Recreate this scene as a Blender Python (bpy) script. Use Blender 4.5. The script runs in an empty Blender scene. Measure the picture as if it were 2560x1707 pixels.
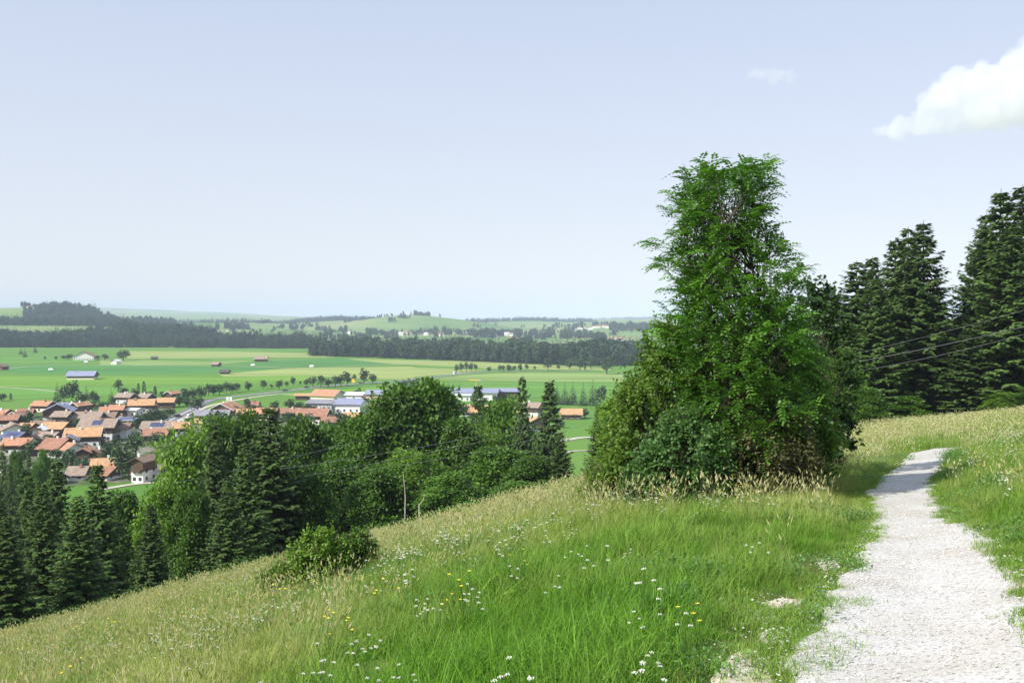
import bpy, bmesh, math, random
import numpy as np
from mathutils import Vector, Matrix

PI = math.pi
R = math.radians
random.seed(7)
rng = np.random.default_rng(11)
sc = bpy.context.scene
col = sc.collection

# ------------------------------------------------------------------ camera
F = 2459.0                      # focal length in photo pixels (photo 2560 wide)
PITCH = math.atan(63.5 / F)     # looking slightly down
cam_d = bpy.data.cameras.new('camera')
cam_d.sensor_width = 36.0
cam_d.lens = 36.0 * F / 2560.0
cam_d.clip_start = 0.1
cam_d.clip_end = 60000.0
cam = bpy.data.objects.new('camera', cam_d)
col.objects.link(cam)
cam.location = (0, 0, 0)
cam.rotation_euler = (PI / 2 - PITCH, 0, 0)
sc.camera = cam

# ------------------------------------------------------------------ world and sun
SUN_EL = R(40)
SUN_AZ = math.atan2(-0.80, -0.60)
to_sun = Vector((math.sin(SUN_AZ) * math.cos(SUN_EL), math.cos(SUN_AZ) * math.cos(SUN_EL), math.sin(SUN_EL)))
world = bpy.data.worlds.new('World')
sc.world = world
world.use_nodes = True
wn = world.node_tree
for n in list(wn.nodes):
    wn.nodes.remove(n)
sky = wn.nodes.new('ShaderNodeTexSky')
sky.sky_type = 'NISHITA'
sky.sun_disc = False
sky.sun_elevation = SUN_EL
sky.sun_rotation = SUN_AZ
sky.altitude = 800
sky.air_density = 1.0
sky.dust_density = 1.2
sky.ozone_density = 3.0
bg = wn.nodes.new('ShaderNodeBackground')
bg.inputs['Strength'].default_value = 0.15
wo = wn.nodes.new('ShaderNodeOutputWorld')
# thin summer haze high in the air whitens the blue evenly over the whole sky
mixs = wn.nodes.new('ShaderNodeMixRGB')
mixs.inputs[0].default_value = 0.85
tcw = wn.nodes.new('ShaderNodeTexCoord')
sxyz = wn.nodes.new('ShaderNodeSeparateXYZ')
veil = wn.nodes.new('ShaderNodeValToRGB')
veil.color_ramp.elements[0].color = (.90, .895, .925, 1)
veil.color_ramp.elements[1].position = .36
veil.color_ramp.elements[1].color = (.60, .695, .885, 1)
veil_s = wn.nodes.new('ShaderNodeMixRGB'); veil_s.blend_type = 'MULTIPLY'; veil_s.inputs[0].default_value = 1
veil_s.inputs[2].default_value = (5, 5, 5, 1)
wn.links.new(tcw.outputs['Generated'], sxyz.inputs[0])
wn.links.new(sxyz.outputs['Z'], veil.inputs[0])
wn.links.new(veil.outputs[0], veil_s.inputs[1])
wn.links.new(veil_s.outputs[0], mixs.inputs[2])
wn.links.new(sky.outputs[0], mixs.inputs[1])
wn.links.new(mixs.outputs[0], bg.inputs[0])
wn.links.new(bg.outputs[0], wo.inputs[0])

sun_d = bpy.data.lights.new('sun', 'SUN')
sun_d.energy = 5.0
sun_d.angle = R(0.5)
sun_d.color = (1.0, 0.95, 0.86)
sun = bpy.data.objects.new('sun', sun_d)
col.objects.link(sun)
sun.rotation_euler = to_sun.to_track_quat('Z', 'Y').to_euler()

sc.view_settings.view_transform = 'Standard'
sc.view_settings.look = 'None'
sc.view_settings.gamma = 1
sc.view_settings.use_curve_mapping = False
sc.view_settings.exposure = 0.4
sc.cycles.use_denoising = True
sc.cycles.max_bounces = 6
sc.cycles.diffuse_bounces = 3
sc.cycles.transparent_max_bounces = 12
sc.cycles.volume_bounces = 4
HAZE = 0.000095

# ------------------------------------------------------------------ projection helpers
CP, SP = math.cos(PITCH), math.sin(PITCH)

def ray(px, py):
    a = (px - 1280) / F
    b = (853.5 - py) / F
    dy = CP + b * SP
    dz = b * CP - SP
    return a / dy, dz / dy       # x and z per metre of forward distance

def vnoise(x, y, seed=0):
    """smooth value noise in 0..1"""
    x = np.asarray(x, float); y = np.asarray(y, float)
    xi = np.floor(x).astype(np.int64); yi = np.floor(y).astype(np.int64)
    fx = x - xi; fy = y - yi
    fx = fx * fx * (3 - 2 * fx); fy = fy * fy * (3 - 2 * fy)
    def h(a, b):
        n = (a * 374761393 + b * 668265263 + seed * 974711) & 0x7fffffff
        n = ((n ^ (n >> 13)) * 1274126177) & 0x7fffffff
        return ((n ^ (n >> 16)) & 0xffff) / 65535.0
    return (h(xi, yi) * (1 - fx) + h(xi + 1, yi) * fx) * (1 - fy) + (h(xi, yi + 1) * (1 - fx) + h(xi + 1, yi + 1) * fx) * fy

def sstep(a, b, x):
    t = np.clip((np.asarray(x, float) - a) / (b - a), 0, 1)
    return t * t * (3 - 2 * t)

# ------------------------------------------------------------------ terrain
UU = np.linspace(-6, 6, 2401)
def smooth_table(xs, ys, w=0.05):
    t = np.interp(UU, xs, ys)
    k = int(w / 0.005); ker = np.ones(2 * k + 1) / (2 * k + 1)
    tp = np.pad(t, 2 * k, mode='edge')
    for _ in range(2):
        tp = np.convolve(tp, ker, mode='valid')
        tp = np.pad(tp, k, mode='edge')
    return tp[2 * k:2 * k + len(UU)] if len(tp) > len(UU) else tp
S_T = smooth_table([-2, -.5, 0, .1, .2, .33, .42, .47, .52, .8, 1.5], [-.63, -.243, -.107, -.0793, -.078, -.085, -.088, -.078, -.062, -.01, .1])
C_T = smooth_table([-2, 0, .1, .2, .33, .42, .52, .8, 1.5], [.0013, .0013, .0013, .0006, .0001, .00003, .0002, .0006, .001])
FD = [1850, 2200, 2550, 2900, 3300, 3900, 5500, 9000, 13000, 17000]
FT = [
 ([0], [869.75]),
 ([-400, 0, 220, 300, 450, 600, 770, 2960], [848, 848, 846, 832, 832, 848, 857, 857]),
 ([-400, 0, 230, 400, 600, 900, 2960], [812, 814, 816, 828, 840, 848, 848]),
 ([-400, 0, 230, 400, 600, 900, 1300, 1500, 2960], [806, 806, 806, 822, 834, 840, 842, 838, 838]),
 ([-400, 0, 60, 200, 250, 330, 400, 600, 750, 1000, 1300, 1500, 2960], [773, 773, 770, 775, 787, 806, 815, 822, 828, 830, 838, 826, 830]),
 ([-400, 0, 300, 450, 620, 700, 760, 850, 930, 1010, 1100, 1200, 1300, 1450, 1600, 2960], [800, 800, 805, 812, 808, 810, 815, 808, 798, 789, 794, 803, 819, 812, 812, 812]),
 ([-400, 300, 500, 700, 780, 840, 920, 1100, 1200, 1330, 1430, 1550, 2960], [812, 806, 806, 808, 800, 797, 802, 808, 806, 801, 806, 806, 812]),
 ([-400, 250, 600, 900, 1300, 1420, 1500, 1600, 1900, 2100, 2960], [790, 782, 790, 800, 806, 806, 800, 797, 795, 798, 800]),
 ([-400, 230, 400, 600, 750, 900, 1200, 2960], [768, 769, 775, 784, 792, 797, 803, 803]),
 ([0], [830]),
]
FZ = [smooth_table([(p - 1280) / F for p in xs], [-(y - 790) / F * d for y in ys], 0.012) for d, (xs, ys) in zip(FD, FT)]

def H(x, y):
    x = np.asarray(x, float); y = np.asarray(y, float)
    x, y = np.broadcast_arrays(x, y)
    Y = np.maximum(y, 4.0)
    u = np.clip(x / Y, -6, 6)
    S = np.interp(u, UU, S_T); C = np.interp(u, UU, C_T)
    near = -1.6 + S * Y - C * Y * Y - 0.0015 * np.maximum(0, Y - 118) ** 2
    near = near + 0.10 * (vnoise(x * .35, y * .35, 3) - .5) * sstep(4, 12, Y)
    far = np.full(x.shape, -60.0)
    far = far + 0.0
    for k in range(len(FD) - 1):
        m = (Y > FD[k]) & (Y <= FD[k + 1])
        if m.any():
            t = sstep(FD[k], FD[k + 1], Y[m])
            far[m] = np.interp(u[m], UU, FZ[k]) * (1 - t) + np.interp(u[m], UU, FZ[k + 1]) * t
    far = np.where(Y > 17000, -200, far)
    far = far + 20 * (vnoise(x / 420, y / 420, 9) - .5) * sstep(2600, 4200, Y)
    k = 6.0
    d = np.clip(near - far, -60, 60)
    return np.where(Y > 700, far, far + np.maximum(d, 0) + k * np.log1p(np.exp(-np.abs(d) / k)) * np.where(d > 15, 0, 1) * sstep(15, 5, d) + np.where(near - far > 60, near - far - 60, 0))

def Hs(x, y):
    return float(H(np.array([x]), np.array([y]))[0])

def hit(px, py, y0=2.0, y1=300.0):
    u, e = ray(px, py)
    ys = np.geomspace(y0, y1, 3000)
    f = e * ys - H(u * ys, ys)
    i = np.argmax(f < 0)
    if f[i] >= 0:
        i = len(ys) - 1
    Y = ys[i]
    return u * Y, Y

def plain(px, py):
    u, e = ray(px, py)
    Y = -60.0 / e
    return u * Y, Y

# ------------------------------------------------------------------ materials
def new_mat(name):
    m = bpy.data.materials.new(name)
    m.use_nodes = True
    nt = m.node_tree
    return m, nt, nt.nodes['Principled BSDF']

def mat(name, c, rough=0.8, var=0.15, scale=2.0, bump=0.0, metal=0.0, detail=4.0, c2=None, spec=0.3):
    m, nt, b = new_mat(name)
    b.inputs['Roughness'].default_value = rough
    b.inputs['Metallic'].default_value = metal
    b.inputs['Specular IOR Level'].default_value = spec
    tc = nt.nodes.new('ShaderNodeTexCoord')
    no = nt.nodes.new('ShaderNodeTexNoise')
    no.inputs['Scale'].default_value = scale
    no.inputs['Detail'].default_value = detail
    nt.links.new(tc.outputs['Object'], no.inputs['Vector'])
    cr = nt.nodes.new('ShaderNodeValToRGB')
    cr.color_ramp.elements[0].position = .3
    cr.color_ramp.elements[1].position = .7
    lo = [max(0, v * (1 - var)) for v in c]; hi = [min(1, v * (1 + var)) for v in c]
    if c2:
        lo, hi = c, c2
    cr.color_ramp.elements[0].color = (*lo, 1)
    cr.color_ramp.elements[1].color = (*hi, 1)
    nt.links.new(no.outputs['Fac'], cr.inputs[0])
    nt.links.new(cr.outputs[0], b.inputs['Base Color'])
    if bump:
        bp = nt.nodes.new('ShaderNodeBump')
        bp.inputs['Strength'].default_value = bump
        nt.links.new(no.outputs['Fac'], bp.inputs['Height'])
        nt.links.new(bp.outputs[0], b.inputs['Normal'])
    return m

def leaf_mat(name, c1, c2, trans=0.35, instancer=False, rough=.55):
    """leaf colour varies leaf by leaf through the stored attribute 'tint' (0..1)"""
    m, nt, b = new_mat(name)
    b.inputs['Roughness'].default_value = rough
    b.inputs['Specular IOR Level'].default_value = 0.35
    at = nt.nodes.new('ShaderNodeAttribute'); at.attribute_name = 'tint'
    if instancer:
        at.attribute_type = 'INSTANCER'
    cr = nt.nodes.new('ShaderNodeValToRGB')
    cr.color_ramp.elements[0].color = (*c1, 1)
    cr.color_ramp.elements[1].color = (*c2, 1)
    nt.links.new(at.outputs['Fac'], cr.inputs[0])
    out = cr.outputs[0]
    if not instancer:
        oi = nt.nodes.new('ShaderNodeObjectInfo')
        hs = nt.nodes.new('ShaderNodeHueSaturation')
        mr = nt.nodes.new('ShaderNodeMapRange')
        mr.inputs[3].default_value = .8; mr.inputs[4].default_value = 1.2
        nt.links.new(oi.outputs['Random'], mr.inputs[0])
        nt.links.new(mr.outputs[0], hs.inputs['Value'])
        nt.links.new(out, hs.inputs['Color'])
        out = hs.outputs[0]
    nt.links.new(out, b.inputs['Base Color'])
    tr = nt.nodes.new('ShaderNodeBsdfTranslucent')
    br = nt.nodes.new('ShaderNodeMixRGB'); br.blend_type = 'MULTIPLY'; br.inputs[0].default_value = 1
    br.inputs[2].default_value = (1.5, 1.7, .6, 1)
    nt.links.new(out, br.inputs[1])
    nt.links.new(br.outputs[0], tr.inputs[0])
    mx = nt.nodes.new('ShaderNodeMixShader'); mx.inputs[0].default_value = trans
    nt.links.new(b.outputs[0], mx.inputs[1]); nt.links.new(tr.outputs[0], mx.inputs[2])
    nt.links.new(mx.outputs[0], nt.nodes['Material Output'].inputs[0])
    return m

M = {}
M['bark'] = mat('bark', (.09, .07, .05), .95, .4, 6, .5)
M['pale_bark'] = mat('pale_bark', (.42, .38, .32), .9, .35, 5, .3)
M['decid'] = leaf_mat('broad_leaves', (.028, .074, .010), (.118, .23, .024), .3)
M['decid_light'] = leaf_mat('fresh_leaves', (.05, .12, .012), (.19, .32, .03), .3)
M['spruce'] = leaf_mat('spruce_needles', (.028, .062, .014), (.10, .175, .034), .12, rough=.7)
M['ash'] = leaf_mat('ash_leaves', (.04, .125, .02), (.175, .36, .05), .32, rough=.45)
M['shrub_a'] = leaf_mat('hazel_leaves', (.045, .11, .014), (.18, .29, .035), .3)
M['shrub_b'] = leaf_mat('round_shrub_leaves', (.03, .095, .022), (.12, .235, .05), .25)
M['shrub_c'] = leaf_mat('brownish_leaves', (.05, .075, .02), (.17, .145, .05), .2)
M['shrub_d'] = leaf_mat('dark_leaves', (.012, .035, .008), (.04, .09, .016), .2)
M['twig'] = mat('twigs', (.055, .045, .03), .9, .3, 8)
M['far_decid'] = leaf_mat('far_broad_leaves', (.022, .052, .014), (.06, .115, .025), .1)
M['far_spruce'] = leaf_mat('far_needles', (.012, .03, .014), (.035, .065, .022), .05)
M['forest'] = leaf_mat('forest_leaves', (.008, .024, .020), (.045, .085, .036), .0, instancer=True, rough=.9)

# ------------------------------------------------------------------ object helpers
def tag(o, label=None, cat=None, group=None, kind=None):
    if label: o['label'] = label
    if cat: o['category'] = cat
    if group: o['group'] = group
    if kind: o['kind'] = kind
    return o

def empty(name, loc, rz=0.0, scale=(1, 1, 1)):
    o = bpy.data.objects.new(name, None)
    o.empty_display_size = .1
    col.objects.link(o)
    o.location = loc
    o.rotation_euler = (0, 0, rz)
    o.scale = scale
    return o

class MB:
    def __init__(s): s.v = []; s.f = []
    def box(s, x0, x1, y0, y1, z0, z1):
        n = len(s.v)
        s.v += [(x0, y0, z0), (x1, y0, z0), (x1, y1, z0), (x0, y1, z0), (x0, y0, z1), (x1, y0, z1), (x1, y1, z1), (x0, y1, z1)]
        s.f += [tuple(n + i for i in q) for q in ((0, 3, 2, 1), (4, 5, 6, 7), (0, 1, 5, 4), (1, 2, 6, 5), (2, 3, 7, 6), (3, 0, 4, 7))]
        return s
    def poly(s, pts, faces):
        n = len(s.v)
        s.v += [tuple(p) for p in pts]
        s.f += [tuple(n + i for i in q) for q in faces]
        return s
    def tube(s, pts, rad, n=6, cap=True):
        pts = [Vector(p) for p in pts]
        b = len(s.v)
        for i, p in enumerate(pts):
            d = (pts[min(i + 1, len(pts) - 1)] - pts[max(i - 1, 0)])
            if d.length < 1e-6: d = Vector((0, 0, 1))
            d.normalize()
            a = d.orthogonal() if abs(d.z) < .99 else Vector((1, 0, 0))
            a = (a - d * a.dot(d)).normalized(); c = d.cross(a)
            r = rad[i] if hasattr(rad, '__len__') else rad
            for k in range(n):
                t = 2 * PI * k / n
                s.v.append(tuple(p + a * (r * math.cos(t)) + c * (r * math.sin(t))))
        for i in range(len(pts) - 1):
            for k in range(n):
                q = b + i * n; k2 = (k + 1) % n
                s.f.append((q + k, q + k2, q + n + k2, q + n + k))
        if cap:
            s.f.append(tuple(b + (len(pts) - 1) * n + k for k in range(n)))
            s.f.append(tuple(b + n - 1 - k for k in range(n)))
        return s
    def mesh(s, name, m=None, smooth=False):
        me = bpy.data.meshes.new(name)
        me.from_pydata(s.v, [], s.f)
        if m: me.materials.append(m)
        if smooth: me.polygons.foreach_set('use_smooth', [True] * len(me.polygons))
        me.update()
        return me
    def build(s, name, m, parent=None, smooth=False):
        return link(name, s.mesh(name, m, smooth), parent)

def link(name, me, parent=None):
    o = bpy.data.objects.new(name, me)
    col.objects.link(o)
    if parent is not None: o.parent = parent
    return o

def array_mesh(name, V, Fc, m, tint=None, smooth=False):
    """V (n,3), Fc (k, 3 or 4) arrays -> mesh, tint per vertex"""
    me = bpy.data.meshes.new(name)
    V = np.ascontiguousarray(V, np.float32); Fc = np.ascontiguousarray(Fc, np.int32)
    n, k = Fc.shape
    me.vertices.add(len(V)); me.vertices.foreach_set('co', V.ravel())
    me.loops.add(n * k); me.loops.foreach_set('vertex_index', Fc.ravel())
    me.polygons.add(n)
    me.polygons.foreach_set('loop_start', np.arange(0, n * k, k, dtype=np.int32))
    me.polygons.foreach_set('loop_total', np.full(n, k, np.int32))
    if smooth: me.polygons.foreach_set('use_smooth', np.ones(n, bool))
    me.update(calc_edges=True)
    if tint is not None:
        a = me.attributes.new('tint', 'FLOAT', 'POINT'); a.data.foreach_set('value', np.ascontiguousarray(tint, np.float32))
    if m: me.materials.append(m)
    return me

def unit(a):
    return a / np.maximum(np.linalg.norm(a, axis=-1, keepdims=True), 1e-9)

def leaves(P, D, N, L, W, g, fold=.25):
    """leaf diamonds folded on the midrib: P base points, D directions, N rough normals, L length, W half width"""
    n = len(P)
    D = unit(D); S = unit(np.cross(D, N)); N2 = np.cross(S, D)
    L = np.broadcast_to(np.asarray(L, float), (n,))[:, None]; W = np.broadcast_to(np.asarray(W, float), (n,))[:, None]
    a = P; b = P + D * L * .45 + S * W + N2 * W * fold; c = P + D * L; d = P + D * L * .45 - S * W + N2 * W * fold
    V = np.stack([a, b, c, d], 1).reshape(-1, 3)
    i = np.arange(n)[:, None] * 4
    Fc = np.concatenate([i + np.array([[0, 1, 2]]), i + np.array([[0, 2, 3]])], 1).reshape(-1, 3)
    return V, Fc, np.repeat(g, 4)

def join_geo(parts):
    V, Fs, T, o = [], [], [], 0
    for v, f, t in parts:
        V.append(v); Fs.append(f + o); T.append(t); o += len(v)
    return np.concatenate(V), np.concatenate(Fs), np.concatenate(T)

def rnd_dir(n, g=rng):
    v = g.normal(size=(n, 3))
    return unit(v)

# ------------------------------------------------------------------ tree builders
def decid_mesh(seed, h=18.0, w=10.0, base=.12, nblob=34, per=300, leaf=.34, narrow=0.0, trunk_r=.28):
    """broadleaf tree: returns crown geometry, trunk MB. Crown = leaf clumps gathered on limbs"""
    g = np.random.default_rng(seed)
    mb = MB()
    lean = g.normal(0, .3, 2)
    tp = [(0, 0, -1.5)]
    for t in (0, .12, .3, .5, .7, .88):
        tp.append((lean[0] * t + g.normal(0, .1), lean[1] * t + g.normal(0, .1), h * t))
    mb.tube(tp, [trunk_r * 1.25, trunk_r * 1.1, trunk_r * .9, trunk_r * .75, trunk_r * .5, trunk_r * .3, trunk_r * .12], 7)
    parts = []
    for b in range(nblob):
        t = g.uniform(0, 1) ** .85
        zz = h * (base + (0.97 - base) * t)
        prof = math.sin(PI * min(1, (t * .8 + .2))) ** .5
        rr = w * .5 * prof * math.sqrt(g.uniform(.05, 1)) * .85
        an = b * 2.39996 + g.normal(0, .4)
        c = np.array([rr * math.cos(an) + lean[0] * t, rr * math.sin(an) + lean[1] * t, zz])
        s = w * g.uniform(.10, .19) * (1 - .3 * t)
        st = (lean[0] * t * .6, lean[1] * t * .6, max(h * .12, zz - rr * .9))
        mid = ((st[0] + c[0]) / 2, (st[1] + c[1]) / 2, st[2] * .45 + c[2] * .55)
        mb.tube([st, mid, tuple(c)], [trunk_r * .32, trunk_r * .2, trunk_r * .06], 4, False)
        k = int(per * g.uniform(.7, 1.3))
        d = rnd_dir(k, g)
        rad = g.uniform(.45, 1.05, k)[:, None] * (1 + .35 * g.normal(size=(k, 1)) * .5)
        # three sub lobes make an uneven outline
        off = rnd_dir(5, g)[g.integers(0, 5, k)] * s * .55
        P = c + off + d * rad * s * np.array([1, 1, .8])
        D = unit(d + rnd_dir(k, g) * .8 + np.array([0, 0, -.25]))
        N = unit(d * .7 + rnd_dir(k, g) * .7 + np.array([0, 0, .7]))
        ti = np.clip(g.normal(.5 + .12 * g.normal(), .22, k), 0, 1)
        parts.append(leaves(P, D, N, leaf * g.uniform(.7, 1.3, k), leaf * .36, ti))
    return join_geo(parts), mb

def spruce_mesh(seed, h=20.0, w=7.0, rings=42, per=9, twigs=34, tl=.5, taper=.95, droop=.30):
    """spruce: whorls of drooping branches hung with needle twigs"""
    g = np.random.default_rng(seed)
    mb = MB()
    mb.tube([(0, 0, -2), (0, 0, 0), (.05, 0, h * .4), (0, .05, h * .75), (0, 0, h * 1.0)], [.28, .25, .15, .06, .015], 7)
    parts = []
    for i in range(rings):
        t = (i + .5) / rings
        z0 = h * (.04 + .95 * t)
        ln = w * .5 * ((1 - t) ** taper) * .98 + .22
        nb = max(4, int(per * (.45 + .55 * (1 - t))))
        ph = g.uniform(0, 2 * PI)
        for b in range(nb):
            an = ph + 2 * PI * b / nb + g.normal(0, .18)
            bl = ln * g.uniform(.62, 1.13)
            if g.random() < .07: bl *= .4
            up = .25 + .7 * t
            s = np.linspace(0, 1, 6)
            rx = s * bl
            rz = z0 + g.normal(0, .12) + bl * (up * s * .5 - droop * 1.2 * s ** 1.6 * (1 - t * .6) + .22 * s ** 4)
            ca, sa = math.cos(an), math.sin(an)
            if bl > .8:
                mb.tube([(ca * rx[j], sa * rx[j], rz[j]) for j in (0, 2, 4)], [.05 * (1 - t) + .015, .03, .012], 3, False)
            k = max(5, int(twigs * (.25 + .75 * bl / (w * .5))))
            q = g.uniform(.12, 1, k) ** .8
            px = np.interp(q, s, rx); pz = np.interp(q, s, rz)
            P = np.stack([ca * px, sa * px, pz], 1)
            sd = np.where(g.random(k) < .5, -1, 1)
            fwd = np.array([ca, sa, 0]); side = np.array([-sa, ca, 0])
            lt = tl * (.45 + .75 * (1 - q)) * g.uniform(.7, 1.25, k) * (.55 + .45 * (1 - t)) 
            D = fwd * g.uniform(.3, 1.0, (k, 1)) + side * (sd * g.uniform(.1, 1.0, k))[:, None] + np.array([0, 0, -1]) * g.uniform(.0, .95, (k, 1))
            N = unit(rnd_dir(k, g) * .6 + np.array([0, 0, 1.0]) + fwd * .5)
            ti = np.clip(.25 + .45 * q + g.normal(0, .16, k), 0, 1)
            parts.append(leaves(P, D, N, lt, lt * .27, ti, .1))
            # tip shoot
            P2 = np.array([[ca * rx[4], sa * rx[4], rz[4]]]); D2 = np.array([[ca, sa, .15]])
            parts.append(leaves(P2, D2, np.array([[0, 0, 1.]]), np.array([bl * .22 + .15]), .05, np.array([.8])))
    return join_geo(parts), mb

def lo_decid(seed, h=12.0, w=9.0, n=420, leaf=1.1, base=.16, blobs=11, mname='far_decid', pole=False):
    g = np.random.default_rng(seed)
    parts = []
    for b in range(blobs):
        t = g.uniform(0.05, 1)
        prof = math.sin(PI * min(1, t * .8 + .2)) ** .7
        an = b * 2.4
        rr = w * .5 * prof * .6 * g.uniform(.2, 1)
        c = np.array([rr * math.cos(an), rr * math.sin(an), h * (base + .12 + (.76 - base) * t)])
        s = w * g.uniform(.17, .27)
        k = n // blobs
        d = rnd_dir(k, g)
        P = c + d * s * g.uniform(.5, 1.05, (k, 1))
        D = unit(d + rnd_dir(k, g)); N = unit(d + rnd_dir(k, g) * .5 + np.array([0, 0, .5]))
        parts.append(leaves(P - D * leaf * .4, D, N, leaf * g.uniform(.7, 1.2, k), leaf * .42, np.clip(g.normal(.5, .25, k), 0, 1)))
    mb = MB(); mb.tube([(0, 0, -1), (0, 0, h * .3), (0, 0, h * .75)], [.3, .25, .08], 5)
    return join_geo(parts), mb

def lo_spruce(seed, h=20.0, w=6.5, n=380, leaf=1.2, power=.9):
    g = np.random.default_rng(seed)
    t = 1 - np.sqrt(g.uniform(0.0, 1, n)) ; t = np.clip(t, 0, .985)
    an = g.uniform(0, 2 * PI, n)
    lay = (np.floor(t * 13 + g.uniform(0, .5, n)) / 13)
    rr = w * .5 * (1 - t) ** power * (.72 + .5 * g.random(n)) * (.8 + .35 * ((t * 13) % 1 < .5))
    P = np.stack([np.cos(an) * rr * .55, np.sin(an) * rr * .55, h * (.05 + .95 * t)], 1)
    D = np.stack([np.cos(an), np.sin(an), g.uniform(-.7, .1, n)], 1)
    N = unit(D * .6 + np.array([0, 0, 1]) + rnd_dir(n, g) * .4)
    geo = leaves(P, D, N, np.maximum(rr * .6, .35) + .25, leaf * .42 * (1 - t * .6), np.clip(g.normal(.45, .22, n), 0, 1), .15)
    top = leaves(np.array([[0, 0, h * .93]]), np.array([[0, 0, 1.]]), np.array([[0, -1., 0]]), np.array([h * .08]), .25, np.array([.5]))
    mb = MB(); mb.tube([(0, 0, -1), (0, 0, h * .5), (0, 0, h * .95)], [.25, .16, .03], 5)
    return join_geo([geo, top]), mb

def lo_poplar(seed, h=16.0, w=3.4, n=300):
    g = np.random.default_rng(seed)
    t = g.uniform(0, 1, n); an = g.uniform(0, 2 * PI, n)
    rr = w * .5 * np.sin(PI * np.clip(t * .82 + .15, 0, 1)) ** .7 * g.uniform(.6, 1, n)
    P = np.stack([np.cos(an) * rr, np.sin(an) * rr, h * (.05 + .92 * t)], 1)
    D = unit(np.stack([np.cos(an) * .5, np.sin(an) * .5, np.ones(n)], 1) + rnd_dir(n, g) * .3)
    N = np.stack([np.cos(an), np.sin(an), np.full(n, .2)], 1)
    mb = MB(); mb.tube([(0, 0, -1), (0, 0, h * .7)], [.22, .08], 5)
    return leaves(P, D, N, 1.1, .36, np.clip(g.normal(.35, .2, n), 0, 1)), mb

PROTO = {}
def proto(key, geo_mb, leafmat, bark='bark', smooth=False):
    (V, Fc, T), mb = geo_mb
    lo = V[:, 2].max()
    wd = np.percentile(np.hypot(V[:, 0], V[:, 1]), 96) * 2
    PROTO[key] = (array_mesh(key + '_crown', V, Fc, M[leafmat], T), mb.mesh(key + '_trunk', M[bark], True), float(lo), float(wd))

for i in range(4):
    proto('decid%d' % i, decid_mesh(20 + i, 18, 10.5, .02, 74, 300, .42), 'decid' if i != 2 else 'decid_light')
proto('birch0', decid_mesh(31, 17, 6.5, .34, 26, 210, .28, trunk_r=.14), 'decid_light', 'pale_bark')
for i in range(4):
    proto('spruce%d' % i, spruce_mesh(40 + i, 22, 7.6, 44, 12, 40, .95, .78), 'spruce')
for i in range(5):
    proto('lodecid%d' % i, lo_decid(60 + i, 12, 8 + i * .7), 'far_decid')
for i in range(3):
    proto('lospruce%d' % i, lo_spruce(70 + i, 20, 6.5), 'far_spruce')
proto('lopoplar0', lo_poplar(80), 'far_decid')

def tree(kind, name, px, top, D, label, width=None, base_py=None, group=None, cat='tree', rz=None, ext=None):
    """a tree standing on the terrain at forward distance D whose top reaches photo row top"""
    u, _ = ray(px, 853)
    x = u * D
    z = Hs(x, D)
    _, e = ray(px, top)
    h = e * D - z
    cm, tm, ph, pw = PROTO[kind]
    s = h / ph
    sx = s if width is None else (width / F * D) / pw
    wood = D < 180 and px < 1470
    if wood: h *= 1.04
    s = h / ph
    sx = s if width is None else (width * (1.1 if wood else 1.04) / F * D) / pw
    o = empty(name, (x, D, z - .1), random.uniform(0, 6.28) if rz is None else rz, (sx, sx, s))
    tag(o, label, cat, group)
    link('trunk', tm, o)
    link('crown', cm, o)
    return o

# ------------------------------------------------------------------ ground
def grid_sheet(name, us, ys, m, dz=0.0, clampx=True):
    U, Yg = np.meshgrid(us, ys)
    X = U * np.maximum(Yg, 4.0)
    Z = H(X, Yg) + dz
    V = np.stack([X, Yg, Z], -1).reshape(-1, 3)
    nu, ny = len(us), len(ys)
    idx = np.arange(nu * ny).reshape(ny, nu)
    Fc = np.stack([idx[:-1, :-1], idx[:-1, 1:], idx[1:, 1:], idx[1:, :-1]], -1).reshape(-1, 4)
    me = array_mesh(name, V, Fc, m, None, True)
    return link(name, me)

def ground_mat(name, stops, scale, scale2, amp2=.35, bump=.2):
    m, nt, b = new_mat(name)
    b.inputs['Roughness'].default_value = .95
    b.inputs['Specular IOR Level'].default_value = .1
    ge = nt.nodes.new('ShaderNodeNewGeometry')
    n1 = nt.nodes.new('ShaderNodeTexNoise'); n1.inputs['Scale'].default_value = scale; n1.inputs['Detail'].default_value = 5
    n2 = nt.nodes.new('ShaderNodeTexNoise'); n2.inputs['Scale'].default_value = scale2; n2.inputs['Detail'].default_value = 3
    nt.links.new(ge.outputs['Position'], n1.inputs['Vector']); nt.links.new(ge.outputs['Position'], n2.inputs['Vector'])
    ma = nt.nodes.new('ShaderNodeMath'); ma.operation = 'MULTIPLY_ADD'
    nt.links.new(n2.outputs['Fac'], ma.inputs[0]); ma.inputs[1].default_value = amp2
    sb = nt.nodes.new('ShaderNodeMath'); sb.operation = 'SUBTRACT'; sb.inputs[1].default_value = amp2 / 2
    nt.links.new(n1.outputs['Fac'], ma.inputs[2]); nt.links.new(ma.outputs[0], sb.inputs[0])
    cr = nt.nodes.new('ShaderNodeValToRGB')
    while len(cr.color_ramp.elements) < len(stops): cr.color_ramp.elements.new(.5)
    for el, (p, c) in zip(cr.color_ramp.elements, stops):
        el.position = p; el.color = (*c, 1)
    nt.links.new(sb.outputs[0], cr.inputs[0]); nt.links.new(cr.outputs[0], b.inputs['Base Color'])
    bp = nt.nodes.new('ShaderNodeBump'); bp.inputs['Strength'].default_value = bump
    nt.links.new(n2.outputs['Fac'], bp.inputs['Height']); nt.links.new(bp.outputs[0], b.inputs['Normal'])
    return m

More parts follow.
